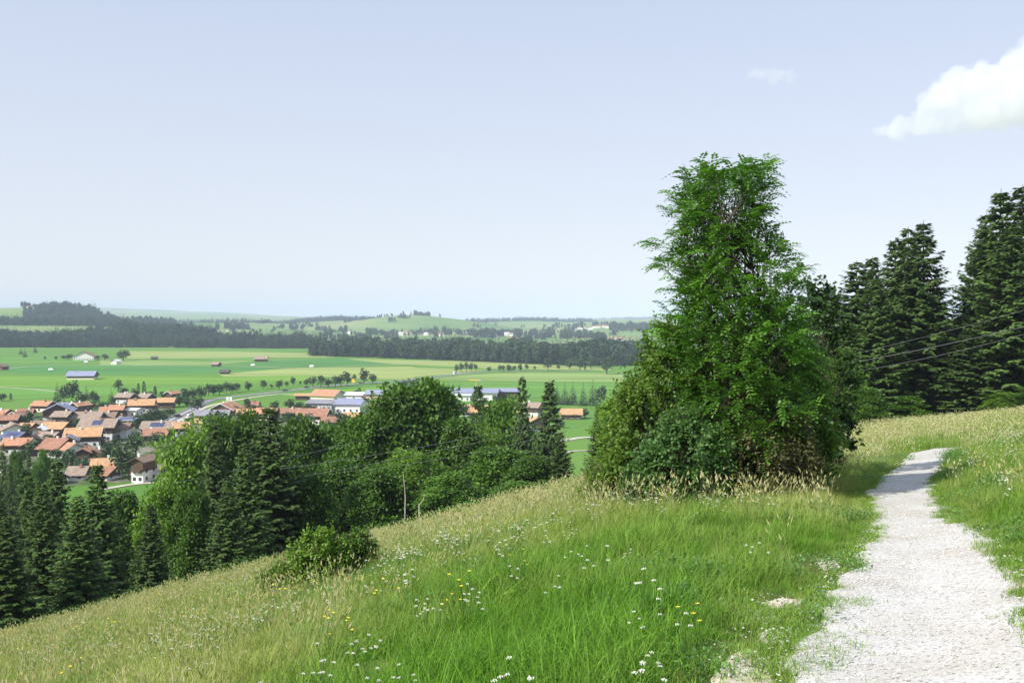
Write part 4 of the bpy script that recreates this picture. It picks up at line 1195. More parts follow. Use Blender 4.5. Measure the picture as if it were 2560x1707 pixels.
# right spruces beyond the meadow
for (k, px, t, D, w, lab) in [
 ('spruce0', 2140, 652, 96, 215, 'shortest spruce, leftmost of the right group, beyond the meadow'),
 ('spruce1', 2236, 592, 100, 190, 'spruce second from left in the group beyond the meadow'),
 ('spruce2', 2268, 568, 104, 190, 'spruce with blunt top left of the highest middle spruce'),
 ('spruce3', 2306, 556, 98, 225, 'highest spruce of the middle pair beyond the meadow'),
 ('spruce0', 2186, 690, 92, 170, 'low dark spruce filling the foot of the middle pair'),
 ('spruce1', 2350, 760, 106, 150, 'low spruce in the gap between the two groups'),
 ('spruce2', 2462, 534, 104, 190, 'spruce left of the twin tall spruces at the right'),
 ('spruce3', 2498, 478, 100, 250, 'tall spruce with long left branches near the right edge'),
 ('spruce1', 2552, 460, 98, 260, 'tallest spruce at the right photo edge'),
 ('spruce3', 2085, 740, 98, 190, 'low spruce at the left end of the group, half behind the bush group'),
 ('spruce1', 2180, 640, 108, 200, 'spruce standing behind the two leftmost ones of the right group'),
 ('spruce0', 2330, 700, 110, 180, 'spruce filling the right flank of the highest middle spruce'),
 ('spruce2', 2395, 800, 112, 190, 'low dark spruce in the dip between both groups'),
 ('spruce0', 2525, 560, 94, 240, 'spruce in front of the twin tall spruces at the right edge'),
 ('spruce3', 2440, 620, 108, 200, 'spruce behind the left flank of the tall right spruces'),
 ('spruce0', 2640, 440, 102, 240, 'spruce just outside the right photo edge'),
 ('spruce2', 2420, 820, 94, 170, 'low broad spruce in front of the right group'),
 ]:
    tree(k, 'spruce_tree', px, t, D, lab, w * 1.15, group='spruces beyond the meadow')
for (k, px, t, D, w, lab) in [
 ('decid1', 2090, 860, 60, 130, 'broadleaf tree right of the ash with yellow green leaves'),
 ('decid3', 2030, 900, 66, 150, 'dark broadleaf tree behind the right shrubs'),
 ('decid2', 2535, 975, 88, 130, 'light green bush at the right photo edge under the tall spruces'),
 ('decid0', 2150, 960, 84, 130, 'low dark bush under the leftmost spruce'),
 ('decid1', 2260, 985, 90, 120, 'low bush under the middle spruces'),
 ('decid3', 2610, 960, 86, 150, 'bush beyond the right photo edge'),
 ]:
    tree(k, 'broadleaf_tree', px, t, D, lab, w)
tree('decid2', 'round_bush', 1436, 1188, 60, 'small round bush at the meadow crest left of the birches', 70, cat='bush')

# ------------------------------------------------------------------ hero shrubs and the ash tree
def ground_at(px, D):
    u, _ = ray(px, 853)
    return u * D, D, Hs(u * D, D)

def compound_leaf_geo(P, D, g, L=.24, pairs=4, lw=.019, ll=.075):
    """pinnate leaves; P base points, D directions"""
    n = len(P); parts = []
    D = unit(D); UP = np.array([0, 0, 1.]) + rnd_dir(n, g) * .25
    S = unit(np.cross(D, UP)); N = np.cross(S, D)
    Ls = L * g.uniform(.75, 1.2, n)
    ti = np.clip(g.normal(.5, .22, n), 0, 1)
    for k in range(pairs):
        t = (k + .7) / (pairs + .3)
        q = P + D * (Ls * t)[:, None] - np.array([0, 0, 1.]) * (Ls * .45 * t * t)[:, None]
        sc_ = 1 - .35 * abs(t - .5)
        for sd in (-1, 1):
            dd = unit(D * .55 + S * sd * .9 + np.array([0, 0, -.35]))
            parts.append(leaves(q, dd, N, ll * sc_ * g.uniform(.85, 1.15, n), lw * sc_, ti, .3))
    q = P + D * Ls[:, None] - np.array([0, 0, 1.]) * (Ls * .45)[:, None]
    parts.append(leaves(q, unit(D + np.array([0, 0, -.7])), N, ll, lw, ti, .3))
    # rachis as a thin leaf
    parts.append(leaves(P, unit(q - P), N, np.linalg.norm(q - P, axis=1), .0025, ti, 0))
    return join_geo(parts)

def ash_tree():
    D = 16.2
    g = np.random.default_rng(5)
    x, y, z = ground_at(1822, D)
    o = empty('ash_tree', (x, y, z)); tag(o, 'tall columnar ash tree with drooping feathery leaves beside the path', 'tree')
    hh = [0, .6, 1.55, 2.3, 3.1, 3.8, 4.4, 4.85, 5.2, 5.5]
    rw = [.7, 1.0, 1.08, .98, .82, .74, .70, .60, .40, .12]
    hs_ = [0, 1.2, 2.2, 3.0, 3.6, 4.1, 4.4, 5.0, 5.4, 5.6]
    wl_ = [.8, 1.25, 1.2, .98, .92, 1.12, .92, .88, .66, .12]
    wr_ = [.8, 1.25, 1.3, 1.22, 1.14, .92, .66, .60, .72, .12]
    def width_at(hz, a):
        k = .5 + .5 * math.cos(a)
        return np.interp(hz, hs_, wr_) * k + np.interp(hz, hs_, wl_) * (1 - k)
    cx = [0, 0, .02, .05, .05, .0, -.10, -.10, -.05, 0]
    sm = MB()
    stems = []
    for k in range(9):
        a = k * 2.4; r1 = g.uniform(.15, .6)
        top = g.uniform(3.4, 4.75) if k else 4.95
        pts = []
        for t in np.linspace(0, 1, 7):
            hz = top * t
            rr = .12 + r1 * t ** .8
            pts.append((rr * math.cos(a + .3 * t) + np.interp(hz, hh, cx), rr * math.sin(a + .3 * t), hz - .15))
        sm.tube(pts, [.035 * (1 - .85 * t) for t in np.linspace(0, 1, 7)], 6)
        stems.append(pts)
    sm.build('trunk', M['twig'], o, True)
    P, Dd = [], []
    tw = MB()
    ncl = 860
    for c in range(ncl):
        t = (c + g.random()) / ncl
        hz = .5 + 4.95 * t
        a = c * 2.39996
        r = width_at(hz, a) * (g.uniform(.10, 1) ** .5)
        # gaps and lobes in the outline
        lob = vnoise(a % (2 * PI) * 1.0 + 10, hz * 1.25, 4) * .65 + .35 * vnoise(a % (2 * PI) * 2.2, hz * 3, 14)
        hz = .5 + (hz - .5) * (.93 + .12 * vnoise(a % (2 * PI) * 1.1, 3.3, 15))
        if lob < .37 and hz > 2.0 and g.random() < .75: continue
        r *= .50 + .90 * lob
        if g.random() < .10 and hz > 1.2: r *= 1.22
        c0 = np.array([r * math.cos(a) + np.interp(hz, hh, cx), r * math.sin(a), hz])
        st = stems[int(g.integers(0, 9))]
        zi = min(6, max(1, int((hz - .5) / (st[-1][2] + .15) * 6)))
        s0 = Vector(st[zi])
        e0 = Vector(c0)
        mid = s0.lerp(e0, .55) + Vector((0, 0, -.08))
        if r > .3: tw.tube([s0, mid, e0], [.012, .008, .004], 3, False)
        out = unit(np.array([math.cos(a), math.sin(a), .55]))
        k = 8
        d = unit(out * .9 + rnd_dir(k, g) * .95 + np.array([0, 0, .25]))
        P.append(c0 + rnd_dir(k, g) * .03 + out * g.uniform(-.10, .06, (k, 1))); Dd.append(d)
    P = np.concatenate(P); Dd = np.concatenate(Dd)
    v, f, t = compound_leaf_geo(P, Dd, g, .27)
    link('crown', array_mesh('ash_crown', v, f, M['ash'], t), o)
    tw.build('twigs', M['twig'], o)
    # single feathery leaves that stick out against the sky
    lv = []
    for s in range(4):
        n = 5
        P1 = np.stack([np.linspace(0, .22, n), np.zeros(n), .06 * np.linspace(0, 1, n)], 1)
        D1 = np.stack([np.full(n, .9), np.linspace(-.9, .9, n) * (1 if s % 2 else -1), np.full(n, .35)], 1)
        v, f, t = compound_leaf_geo(P1, D1, np.random.default_rng(100 + s), .23)
        v2, f2, t2 = leaves(np.array([[-.35, 0, -.05]]), np.array([[1., 0, .18]]), np.array([[0, 0, 1.]]), np.array([.62]), .004, np.array([.2]))
        v, f, t = join_geo([(v, f, t), (v2, f2, t2)])
        lv.append(array_mesh('leaf_spray', v, f, M['ash'], t))
    for k in range(120):
        hz = g.uniform(1.9, 5.25)
        a = g.choice([0, PI]) + g.normal(0, .55) if k % 3 else g.uniform(0, 2 * PI)
        r = width_at(hz, a) * g.uniform(.72, 1.0)
        if k > 95: hz = g.uniform(5.0, 5.4); r = g.uniform(0, .55)
        s = link('leaf_spray', lv[k % 4], o)
        s.location = (r * math.cos(a) + np.interp(hz, hh, cx), r * math.sin(a), hz)
        s.rotation_euler = (g.normal(0, .2), -g.uniform(-.2, .7), a)
    return o

def shrub(name, label, px, D, w, h, leafmat, n=9000, leaf=.055, seed=1, base=0.0, spread=1.0, up=0.0, cat='bush', dens=.55, aspect=.42, depth=1.0, lean=0.0):
    g = np.random.default_rng(seed)
    x, y, z = ground_at(px, D)
    o = empty(name, (x, y, z)); tag(o, label, cat)
    st = MB(); parts = []
    nb = 64
    per = n // nb
    for b in range(nb):
        a = b * 2.39996 + g.normal(0, .2)
        t = (b + .5) / nb
        hz = h * (.08 + .9 * t * g.uniform(.85, 1.05))
        prof = (math.sin(PI * min(1, .22 + .76 * t)) ** .75) * spread
        r = w / 2 * prof * (g.uniform(.3, 1) ** .5)
        c = np.array([r * math.cos(a) + lean * hz, r * math.sin(a) * depth, hz])
        s0 = (.12 * math.cos(a), .12 * math.sin(a), 0)
        st.tube([s0, (c[0] * .35, c[1] * .35, hz * .55), (c[0] * .8, c[1] * .8, hz * .9), tuple(c)], [.022, .014, .008, .003], 4, False)
        k = per
        s = w * g.uniform(.09, .17)
        # leaves sit along short shoots that leave the cluster centre
        nsh = 14
        sd = unit(rnd_dir(nsh, g) + np.array([math.cos(a), math.sin(a), .5 + up]) * .55)
        sl = s * g.uniform(.7, 1.9, nsh)
        which = g.integers(0, nsh, k)
        q = g.uniform(.1, 1, k)
        P = c + sd[which] * (sl[which] * q)[:, None] + rnd_dir(k, g) * .035
        Dd = unit(sd[which] * .5 + rnd_dir(k, g) + np.array([0, 0, -.15]))
        N = unit(rnd_dir(k, g) * .8 + np.array([0, 0, .9]) + np.array([math.cos(a), math.sin(a), 0]) * .3)
        parts.append(leaves(P, Dd, N, leaf * g.uniform(.7, 1.3, k), leaf * aspect, np.clip(g.normal(.5, .24, k), 0, 1)))
        for j in range(nsh):
            e0 = c + sd[j] * sl[j]
            st.tube([tuple(c), tuple(e0)], [.004, .0015], 3, False)
    v, f, t = join_geo(parts)
    link('foliage', array_mesh(name + '_foliage', v, f, M[leafmat], t), o)
    st.build('stems', M['twig'], o)
    return o

ash_tree()
shrub('hazel_bush', 'large hazel bush with upright shoots left of the ash tree', 1668, 16.6, 1.6, 3.15, 'shrub_a', 12000, .062, 11, up=1.0, lean=.0)
shrub('hazel_bush', 'low spreading bush in the left flank of the bush group under the power line end', 1590, 17.4, 1.3, 1.9, 'shrub_a', 8000, .06, 12, up=.5)
shrub('round_leaf_bush', 'bluish green round leaved bush at the front left foot of the ash', 1720, 15.2, 1.5, 1.45, 'shrub_b', 13000, .052, 13)
shrub('round_leaf_bush', 'smaller bluish green bush in the middle of the front foot', 1625, 15.8, .8, 1.0, 'shrub_b', 5000, .05, 14)
shrub('brown_leaf_bush', 'bush with brownish dry leaves at the front right foot of the ash', 1880, 15.4, 1.3, 1.25, 'shrub_c', 9000, .045, 15)
shrub('brown_leaf_bush', 'second brownish bush stretching twigs over the shaded grass', 1972, 15.9, 1.05, 1.4, 'shrub_c', 6500, .045, 16)
shrub('dark_bush', 'tall dark shrub behind the ash tree on its right', 1935, 18.0, 1.6, 3.3, 'shrub_d', 12000, .07, 17, up=.6)
shrub('dark_bush', 'shaded green shrub right of the ash above the brownish bushes', 1995, 17.0, 1.25, 2.5, 'decid', 10000, .065, 18)
shrub('dark_bush', 'dark tree like shrub with an arching branch at the far right of the group', 2050, 21, 1.5, 4.3, 'shrub_d', 7000, .09, 19, up=.3)
shrub('meadow_bush', 'low yellowish bush half sunk in the meadow grass left of centre', 800, 16, 1.05, .95, 'decid_light', 7000, .05, 21)
shrub('meadow_bush', 'darker low bush right of the yellowish meadow bush', 890, 16.6, .8, .75, 'decid', 3500, .05, 22)
shrub('meadow_bush', 'pale green herb clump left of the yellowish meadow bush', 700, 16, .8, .6, 'decid_light', 2600, .04, 23)
shrub('meadow_bush', 'light green herb clump on the crest left of the large hazel', 1530, 18, 1.3, .8, 'decid_light', 2800, .04, 24)

# dead leaning trunks at the wood edge
for (pa, pb, D, lab) in (((1048, 1262), (1062, 1236), 72, 'short leaning dead trunk at the wood edge right of the pale trunks'), ((1012, 1308), (1008, 1180), 74, 'long pale bare trunk standing at the wood edge')):
    u0, e0 = ray(*pa); u1, e1 = ray(*pb)
    zb = Hs(u0 * D, D)
    mb = MB(); mb.tube([(u0 * D, D, zb - .3), (u0 * D, D, e0 * D), ((u0 + u1) / 2 * D + .1, D, (e0 + e1) / 2 * D), (u1 * D, D, e1 * D)], [.055, .05, .04, .02], 6)
    tag(mb.build('dead_trunk', M['pale_bark']), lab, 'dead trunk', 'dead trunks at the wood edge')

# ------------------------------------------------------------------ power line
M['cable'] = mat('cable_aluminium', (.24, .25, .25), .6, .1, metal=.3)
px_, D_ = 1690, 70
xp, yp, zp = ground_at(px_, D_)
pole = empty('utility_pole', (xp, yp, zp)); tag(pole, 'wooden utility pole hidden behind the bush group carrying the cables', 'utility pole')
_, ec = ray(px_, 985)
hp = ec * D_ - zp
MB().tube([(0, 0, -1), (0, 0, hp + .6)], [.17, .12], 8).build('pole', M['bark'], pole)
MB().box(-.9, .9, -.07, .07, hp - .1, hp + .06).build('crossarm', M['bark'], pole)
for sx in (-.8, 0, .8):
    MB().tube([(sx, 0, hp + .06), (sx, 0, hp + .14), (sx, 0, hp + .3)], [.05, .09, .04], 8).build('insulator', M['white'], pole)
def cable(label, pts, r=.028, sag=1.2):
    P = []
    for i in range(len(pts) - 1):
        a, b = Vector(pts[i]), Vector(pts[i + 1])
        for t in np.linspace(0, 1, 24, endpoint=False):
            p = a.lerp(b, t); p.z -= sag * 4 * t * (1 - t); P.append(p)
    P.append(Vector(pts[-1]))
    tag(MB().tube(P, r, 5).build('power_cable', M['cable']), label, 'cable', 'cables of the power line')
def at(px, py, D):
    u, e = ray(px, py); return (u * D, D, e * D)
top = (xp, yp, zp + hp + .3)
cable('thick pale upper cable running over the wood and past the spruces', [at(700, 1172, 56), (top[0] - .8, top[1], top[2]), at(2700, 783, 62)], .011, .5)
cable('second cable just below the pale upper one', [at(850, 1180, 60), (top[0], top[1], top[2] - .1), at(2700, 795, 64)], .009, .9)
cable('thin highest cable in front of the spruces', [at(760, 1190, 66), (top[0] + .8, top[1], top[2] + .1), at(2700, 735, 66)], .008, .4)
cable('thin cable crossing the grass near the lower village end', [at(270, 1240, 90), at(420, 1210, 92), at(900, 1100, 100)], .015, .2)

# ------------------------------------------------------------------ gravel path
LE = [(2330, 1124), (2273, 1135), (2242, 1170), (2199, 1193), (2160, 1232), (2168, 1265), (2184, 1301), (2182, 1348), (2140, 1375), (2128, 1405), (2090, 1450), (2056, 1495), (2017, 1557), (1979, 1595), (1955, 1650), (1935, 1707), (1890, 1850)]
RE = [(2420, 1119), (2376, 1128), (2356, 1166), (2344, 1200), (2342, 1235), (2364, 1262), (2370, 1290), (2416, 1312), (2474, 1335), (2520, 1382), (2543, 1429), (2570, 1471), (2600, 1525), (2660, 1580), (2730, 1640), (2830, 1707), (3050, 1850)]
def resample(P, n):
    P = np.array(P, float); d = np.concatenate([[0], np.cumsum(np.linalg.norm(np.diff(P, axis=0), axis=1))])
    t = np.linspace(0, d[-1], n)
    return np.stack([np.interp(t, d, P[:, 0]), np.interp(t, d, P[:, 1])], 1)
LW = np.array([hit(*p) for p in LE]); RW = np.array([hit(*p) for p in RE])
# carry the path on behind the camera
LW = np.vstack([LW, [[LW[-1][0] - .3, LW[-1][1] - 3], [LW[-1][0] - .4, -12]]]); RW = np.vstack([RW, [[RW[-1][0] - .3, RW[-1][1] - 3], [RW[-1][0] - .4, -12]]])
# and on round the bend beyond the rise
LWr, RWr = resample(LW, 260), resample(RW, 260)
nn = np.arange(260)
jl = (vnoise(LWr[:, 0] * 3.1, LWr[:, 1] * 3.1, 21) - .5) * .22 + (vnoise(LWr[:, 0] * 9, LWr[:, 1] * 9, 22) - .5) * .10
jr = (vnoise(RWr[:, 0] * 3.1, RWr[:, 1] * 3.1, 23) - .5) * .22 + (vnoise(RWr[:, 0] * 9, RWr[:, 1] * 9, 24) - .5) * .10
LWr[:, 0] += jl; RWr[:, 0] += jr
NC = 14
tt = np.linspace(0, 1, NC)[None, :, None]
G = LWr[:, None, :] * (1 - tt) + RWr[:, None, :] * tt
Z = H(G[..., 0], G[..., 1]) + .035 + .012 * (vnoise(G[..., 0] * 6, G[..., 1] * 6, 6) - .5)
Z[:, 0] -= .05; Z[:, -1] -= .05
Vp = np.concatenate([G, Z[..., None]], -1).reshape(-1, 3)
idx = np.arange(260 * NC).reshape(260, NC)
Fp = np.stack([idx[:-1, :-1], idx[1:, :-1], idx[1:, 1:], idx[:-1, 1:]], -1).reshape(-1, 4)
m, nt, b = new_mat('white_gravel')
b.inputs['Roughness'].default_value = .95; b.inputs['Specular IOR Level'].default_value = .1
ge = nt.nodes.new('ShaderNodeNewGeometry')
vo = nt.nodes.new('ShaderNodeTexVoronoi'); vo.inputs['Scale'].default_value = 55
n2 = nt.nodes.new('ShaderNodeTexNoise'); n2.inputs['Scale'].default_value = 1.6; n2.inputs['Detail'].default_value = 6
nt.links.new(ge.outputs['Position'], vo.inputs['Vector']); nt.links.new(ge.outputs['Position'], n2.inputs['Vector'])
sep = nt.nodes.new('ShaderNodeSeparateColor'); nt.links.new(vo.outputs['Color'], sep.inputs[0])
cr = nt.nodes.new('ShaderNodeValToRGB')
cr.color_ramp.elements[0].position = 0; cr.color_ramp.elements[0].color = (.20, .19, .17, 1)
cr.color_ramp.elements[1].position = .12; cr.color_ramp.elements[1].color = (.43, .415, .385, 1)
e_ = cr.color_ramp.elements.new(.35); e_.color = (.52, .505, .48, 1)
e_ = cr.color_ramp.elements.new(1); e_.color = (.57, .56, .54, 1)
nt.links.new(sep.outputs[0], cr.inputs[0])
mx = nt.nodes.new('ShaderNodeMixRGB'); mx.blend_type = 'MULTIPLY'; mx.inputs[0].default_value = .85
cr2 = nt.nodes.new('ShaderNodeValToRGB'); cr2.color_ramp.elements[0].position = .3; cr2.color_ramp.elements[0].color = (.84, .80, .73, 1); cr2.color_ramp.elements[1].position = .6; cr2.color_ramp.elements[1].color = (1, 1, 1, 1)
nt.links.new(n2.outputs['Fac'], cr2.inputs[0]); nt.links.new(cr.outputs[0], mx.inputs[1]); nt.links.new(cr2.outputs[0], mx.inputs[2])
nt.links.new(mx.outputs[0], b.inputs['Base Color'])
bp = nt.nodes.new('ShaderNodeBump'); bp.inputs['Strength'].default_value = .4; bp.inputs['Distance'].default_value = .008
nt.links.new(vo.outputs['Distance'], bp.inputs['Height']); nt.links.new(bp.outputs[0], b.inputs['Normal'])
M['gravel'] = m
pth = link('path', array_mesh('path', Vp, Fp, m, None, True)); tag(pth, kind='structure')

# bare trodden earth beside the path
M['earth'] = mat('trodden_earth', (.40, .34, .24), .95, .2, 5, .4, c2=(.60, .55, .45))
PATCH = [[(1890, 1515), (1940, 1498), (2017, 1502), (2030, 1524), (1960, 1528)], [(1886, 1552), (1935, 1534), (1950, 1560), (1905, 1566)], [(1886, 1590), (1940, 1568), (1980, 1580), (1965, 1612), (1900, 1618)], [(1777, 1700), (1810, 1640), (1870, 1622), (1925, 1640), (1940, 1680), (1935, 1745), (1790, 1760)], [(2500, 1478), (2560, 1440), (2640, 1500), (2600, 1560)], [(2040, 1408), (2090, 1404), (2110, 1420), (2060, 1428)]]
for pt in PATCH:
    W0 = resample([hit(*p) for p in pt] + [hit(*pt[0])], 60)[:-1]
    c0 = W0.mean(0)
    d = W0 - c0
    W0 = c0 + d * (1 + .35 * (vnoise(W0[:, 0] * 7, W0[:, 1] * 7, 31) - .5)[:, None])
    rings = [c0 + (W0 - c0) * k for k in (1, .75, .5, .25)]
    Vq = np.concatenate(rings + [c0[None]]); n0 = 59
    zz = H(Vq[:, 0], Vq[:, 1]) + .022
    zz[:n0] -= .03
    Fq = []
    for k in range(3):
        for i in range(n0):
            Fq.append((k * n0 + i, k * n0 + (i + 1) % n0, (k + 1) * n0 + (i + 1) % n0, (k + 1) * n0 + i))
    Fq = [f for f in Fq] + [(3 * n0 + i, 3 * n0 + (i + 1) % n0, 4 * n0) for i in range(n0)]
    me = bpy.data.meshes.new('earth_patch'); me.from_pydata([(a, b_, c_) for (a, b_), c_ in zip(Vq, zz)], [], Fq); me.materials.append(M['earth']); me.update()
    if me.polygons[0].normal.z < 0: me.flip_normals()
    tag(link('earth_patch', me), kind='structure')

def in_poly(x, y, P):
    ins = np.zeros(x.shape, bool)
    n = len(P)
    for i in range(n):
        x1_, y1_ = P[i]; x2_, y2_ = P[(i + 1) % n]
        c = ((y1_ > y) != (y2_ > y)) & (x < (x2_ - x1_) * (y - y1_) / (y2_ - y1_ + 1e-12) + x1_)
        ins ^= c
    return ins
pathpoly = np.vstack([LWr, RWr[::-1]])
patchpolys = [np.array([hit(*p) for p in pt]) for pt in PATCH]

# pebbles
peb = []
for s in range(5):
    bm = bmesh.new(); bmesh.ops.create_icosphere(bm, subdivisions=1, radius=1)
    rr = random.Random(s)
    for v in bm.verts: v.co *= rr.uniform(.72, 1.15)
    for v in bm.verts: v.co.z *= .6
    me = bpy.data.meshes.new('pebble%d' % s); bm.to_mesh(me); bm.free(); peb.append(me)
m, nt, b = new_mat('pebble_stone'); b.inputs['Roughness'].default_value = .9; b.inputs['Specular IOR Level'].default_value = .15
at_ = nt.nodes.new('ShaderNodeAttribute'); at_.attribute_name = 'tint'; at_.attribute_type = 'INSTANCER'
cr = nt.nodes.new('ShaderNodeValToRGB'); cr.color_ramp.elements[0].color = (.16, .15, .13, 1); cr.color_ramp.elements[1].color = (.57, .56, .54, 1)
e_ = cr.color_ramp.elements.new(.22); e_.color = (.52, .50, .46, 1)
nt.links.new(at_.outputs['Fac'], cr.inputs[0]); nt.links.new(cr.outputs[0], b.inputs['Base Color'])
for me in peb: me.materials.append(m)
PC = proto_coll('pebble_kinds', peb)
n = 22000
ii = rng.integers(0, 259, n); ii = (100 + (rng.random(n) ** .8) * 150).astype(int)
tq = rng.uniform(-.02, 1.02, n)[:, None]
pp = LWr[ii] * (1 - tq) + RWr[ii] * tq + rng.normal(0, .05, (n, 2))
extra = np.concatenate([c.mean(0) + rng.normal(0, 1, (70, 2)) * (c.std(0) * .8) for c in patchpolys])
pp = np.concatenate([pp, extra])
keep = (pp[:, 1] < 20) & (pp[:, 1] > 2.5)
pp = pp[keep]; n = len(pp)
s = np.clip(rng.lognormal(math.log(.0056), .38, n), .003, .015)
scatter('gravel', np.concatenate([pp, (H(pp[:, 0], pp[:, 1]) + .037)[:, None]], 1), rng.uniform(0, 6.28, (n, 3)) * np.array([.05, .05, 1]), s, np.clip(rng.beta(3.2, 1.3, n), 0, 1), PC, 5, 'loose white gravel lying on the path', 'gravel')

# ------------------------------------------------------------------ meadow grass
def grass_mat(name, g1, g2, dry):
    m, nt, b = new_mat(name)
    b.inputs['Roughness'].default_value = .6; b.inputs['Specular IOR Level'].default_value = .25
    a1 = nt.nodes.new('ShaderNodeAttribute'); a1.attribute_name = 'tint'; a1.attribute_type = 'INSTANCER'
    a2 = nt.nodes.new('ShaderNodeAttribute'); a2.attribute_name = 'tint'
    cg = nt.nodes.new('ShaderNodeValToRGB'); cg.color_ramp.elements[0].color = (*g1, 1); cg.color_ramp.elements[1].color = (*g2, 1)
    nt.links.new(a2.outputs['Fac'], cg.inputs[0])
    mx = nt.nodes.new('ShaderNodeMixRGB'); mx.inputs[2].default_value = (*dry, 1)
    nt.links.new(a1.outputs['Fac'], mx.inputs[0]); nt.links.new(cg.outputs[0], mx.inputs[1])
    nt.links.new(mx.outputs[0], b.inputs['Base Color'])
    tr = nt.nodes.new('ShaderNodeBsdfTranslucent')
    ml = nt.nodes.new('ShaderNodeMixRGB'); ml.blend_type = 'MULTIPLY'; ml.inputs[0].default_value = 1; ml.inputs[2].default_value = (1.4, 1.5, .7, 1)
    nt.links.new(mx.outputs[0], ml.inputs[1]); nt.links.new(ml.outputs[0], tr.inputs[0])
    ms = nt.nodes.new('ShaderNodeMixShader'); ms.inputs[0].default_value = .27
    nt.links.new(b.outputs[0], ms.inputs[1]); nt.links.new(tr.outputs[0], ms.inputs[2])
    nt.links.new(ms.outputs[0], nt.nodes['Material Output'].inputs[0])
    return m
M['grass'] = grass_mat('grass_blades', (.032, .12, .008), (.19, .38, .028), (.44, .44, .15))
M['seed'] = grass_mat('seed_heads', (.26, .32, .11), (.46, .46, .22), (.54, .49, .29))
M['petal_w'] = mat('white_petals', (.80, .80, .72), .8, .05)
M['petal_y'] = mat('yellow_petals', (.80, .66, .05), .8, .05)
M['herb'] = leaf_mat('herb_leaves', (.05, .14, .03), (.16, .30, .08), .3)

def blades(g, n, rad, h0, h1, w, bend=.5, seg=3, curl=1.0):
    a = g.uniform(0, 2 * PI, n); r = rad * np.sqrt(g.random(n))
    B = np.stack([r * np.cos(a), r * np.sin(a), np.full(n, -.03)], 1)
    da = g.uniform(0, 2 * PI, n)
    dirh = np.stack([np.cos(da), np.sin(da), np.zeros(n)], 1)
    side = np.stack([-np.sin(da), np.cos(da), np.zeros(n)], 1)
    h = g.uniform(h0, h1, n); bd = g.uniform(.1, bend, n) * h
    Vs = []
    for k in range(seg + 1):
        t = k / seg
        c = B + dirh * (bd * t ** 2)[:, None] + np.array([0, 0, 1.]) * (h * (t - .28 * curl * t ** 3 * bd / h))[:, None]
        wd = w * (1 - t) ** .7 * g.uniform(.7, 1.3, n)
        Vs += [c - side * wd[:, None], c + side * wd[:, None]]
    V_ = np.stack(Vs, 1).reshape(-1, 3)
    st = 2 * (seg + 1)
    i = np.arange(n)[:, None] * st
    F_ = np.concatenate([i + np.array([[2 * k, 2 * k + 1, 2 * k + 3, 2 * k + 2]]) for k in range(seg)], 1).reshape(-1, 4)
    ti = np.repeat(np.clip(g.normal(.5, .25, n), 0, 1), st)
    tops = B + dirh * bd[:, None] + np.array([0, 0, 1.]) * (h * (1 - .28 * curl * bd / h))[:, None]
    return V_, F_, ti, tops, dirh
gm = []
for s in range(6):
    g = np.random.default_rng(200 + s)
    v, f, t, _, _ = blades(g, 90, .19, .07, .25 if s % 2 else .34, .0034, 1.2)
    gm.append(array_mesh('tuft%d' % s, v, f, M['grass'], t))
GC = proto_coll('grass_tufts', gm)
gs = []
for s in range(3):
    g = np.random.default_rng(230 + s)
    v, f, t, _, _ = blades(g, 60, .12, .03, .09, .003, 1.2)
    gs.append(array_mesh('short%d' % s, v, f, M['grass'], t))
SC_ = proto_coll('short_tufts', gs)
sm_ = []
for s in range(5):
    g = np.random.default_rng(240 + s)
    n = 11
    v, f, t, tops, dh = blades(g, n, .16, .42, .72, .0016, .35)
    me_parts = [(v, f, t)]
    # heads: two crossed narrow diamonds each, as quads
    hl = .07 + .03 * g.random(n)
    hw = .007 if s % 2 else .013
    up = unit(dh * .5 + np.array([0, 0, 1.]))
    sd = unit(np.cross(up, rnd_dir(n, g)))
    s2 = np.cross(up, sd)
    for q in (sd, s2):
        b0 = tops - up * .01
        qv = np.stack([b0, b0 + up * (hl * .4)[:, None] + q * hw, b0 + up * hl[:, None], b0 + up * (hl * .4)[:, None] - q * hw], 1).reshape(-1, 3)
        me_parts.append((qv, np.arange(4 * n).reshape(n, 4), np.repeat(g.random(n), 4)))
    v, f, t = join_geo(me_parts)
    sm_.append(array_mesh('seed%d' % s, v, f, M['seed'], t))
DC = proto_coll('seed_tufts', sm_)

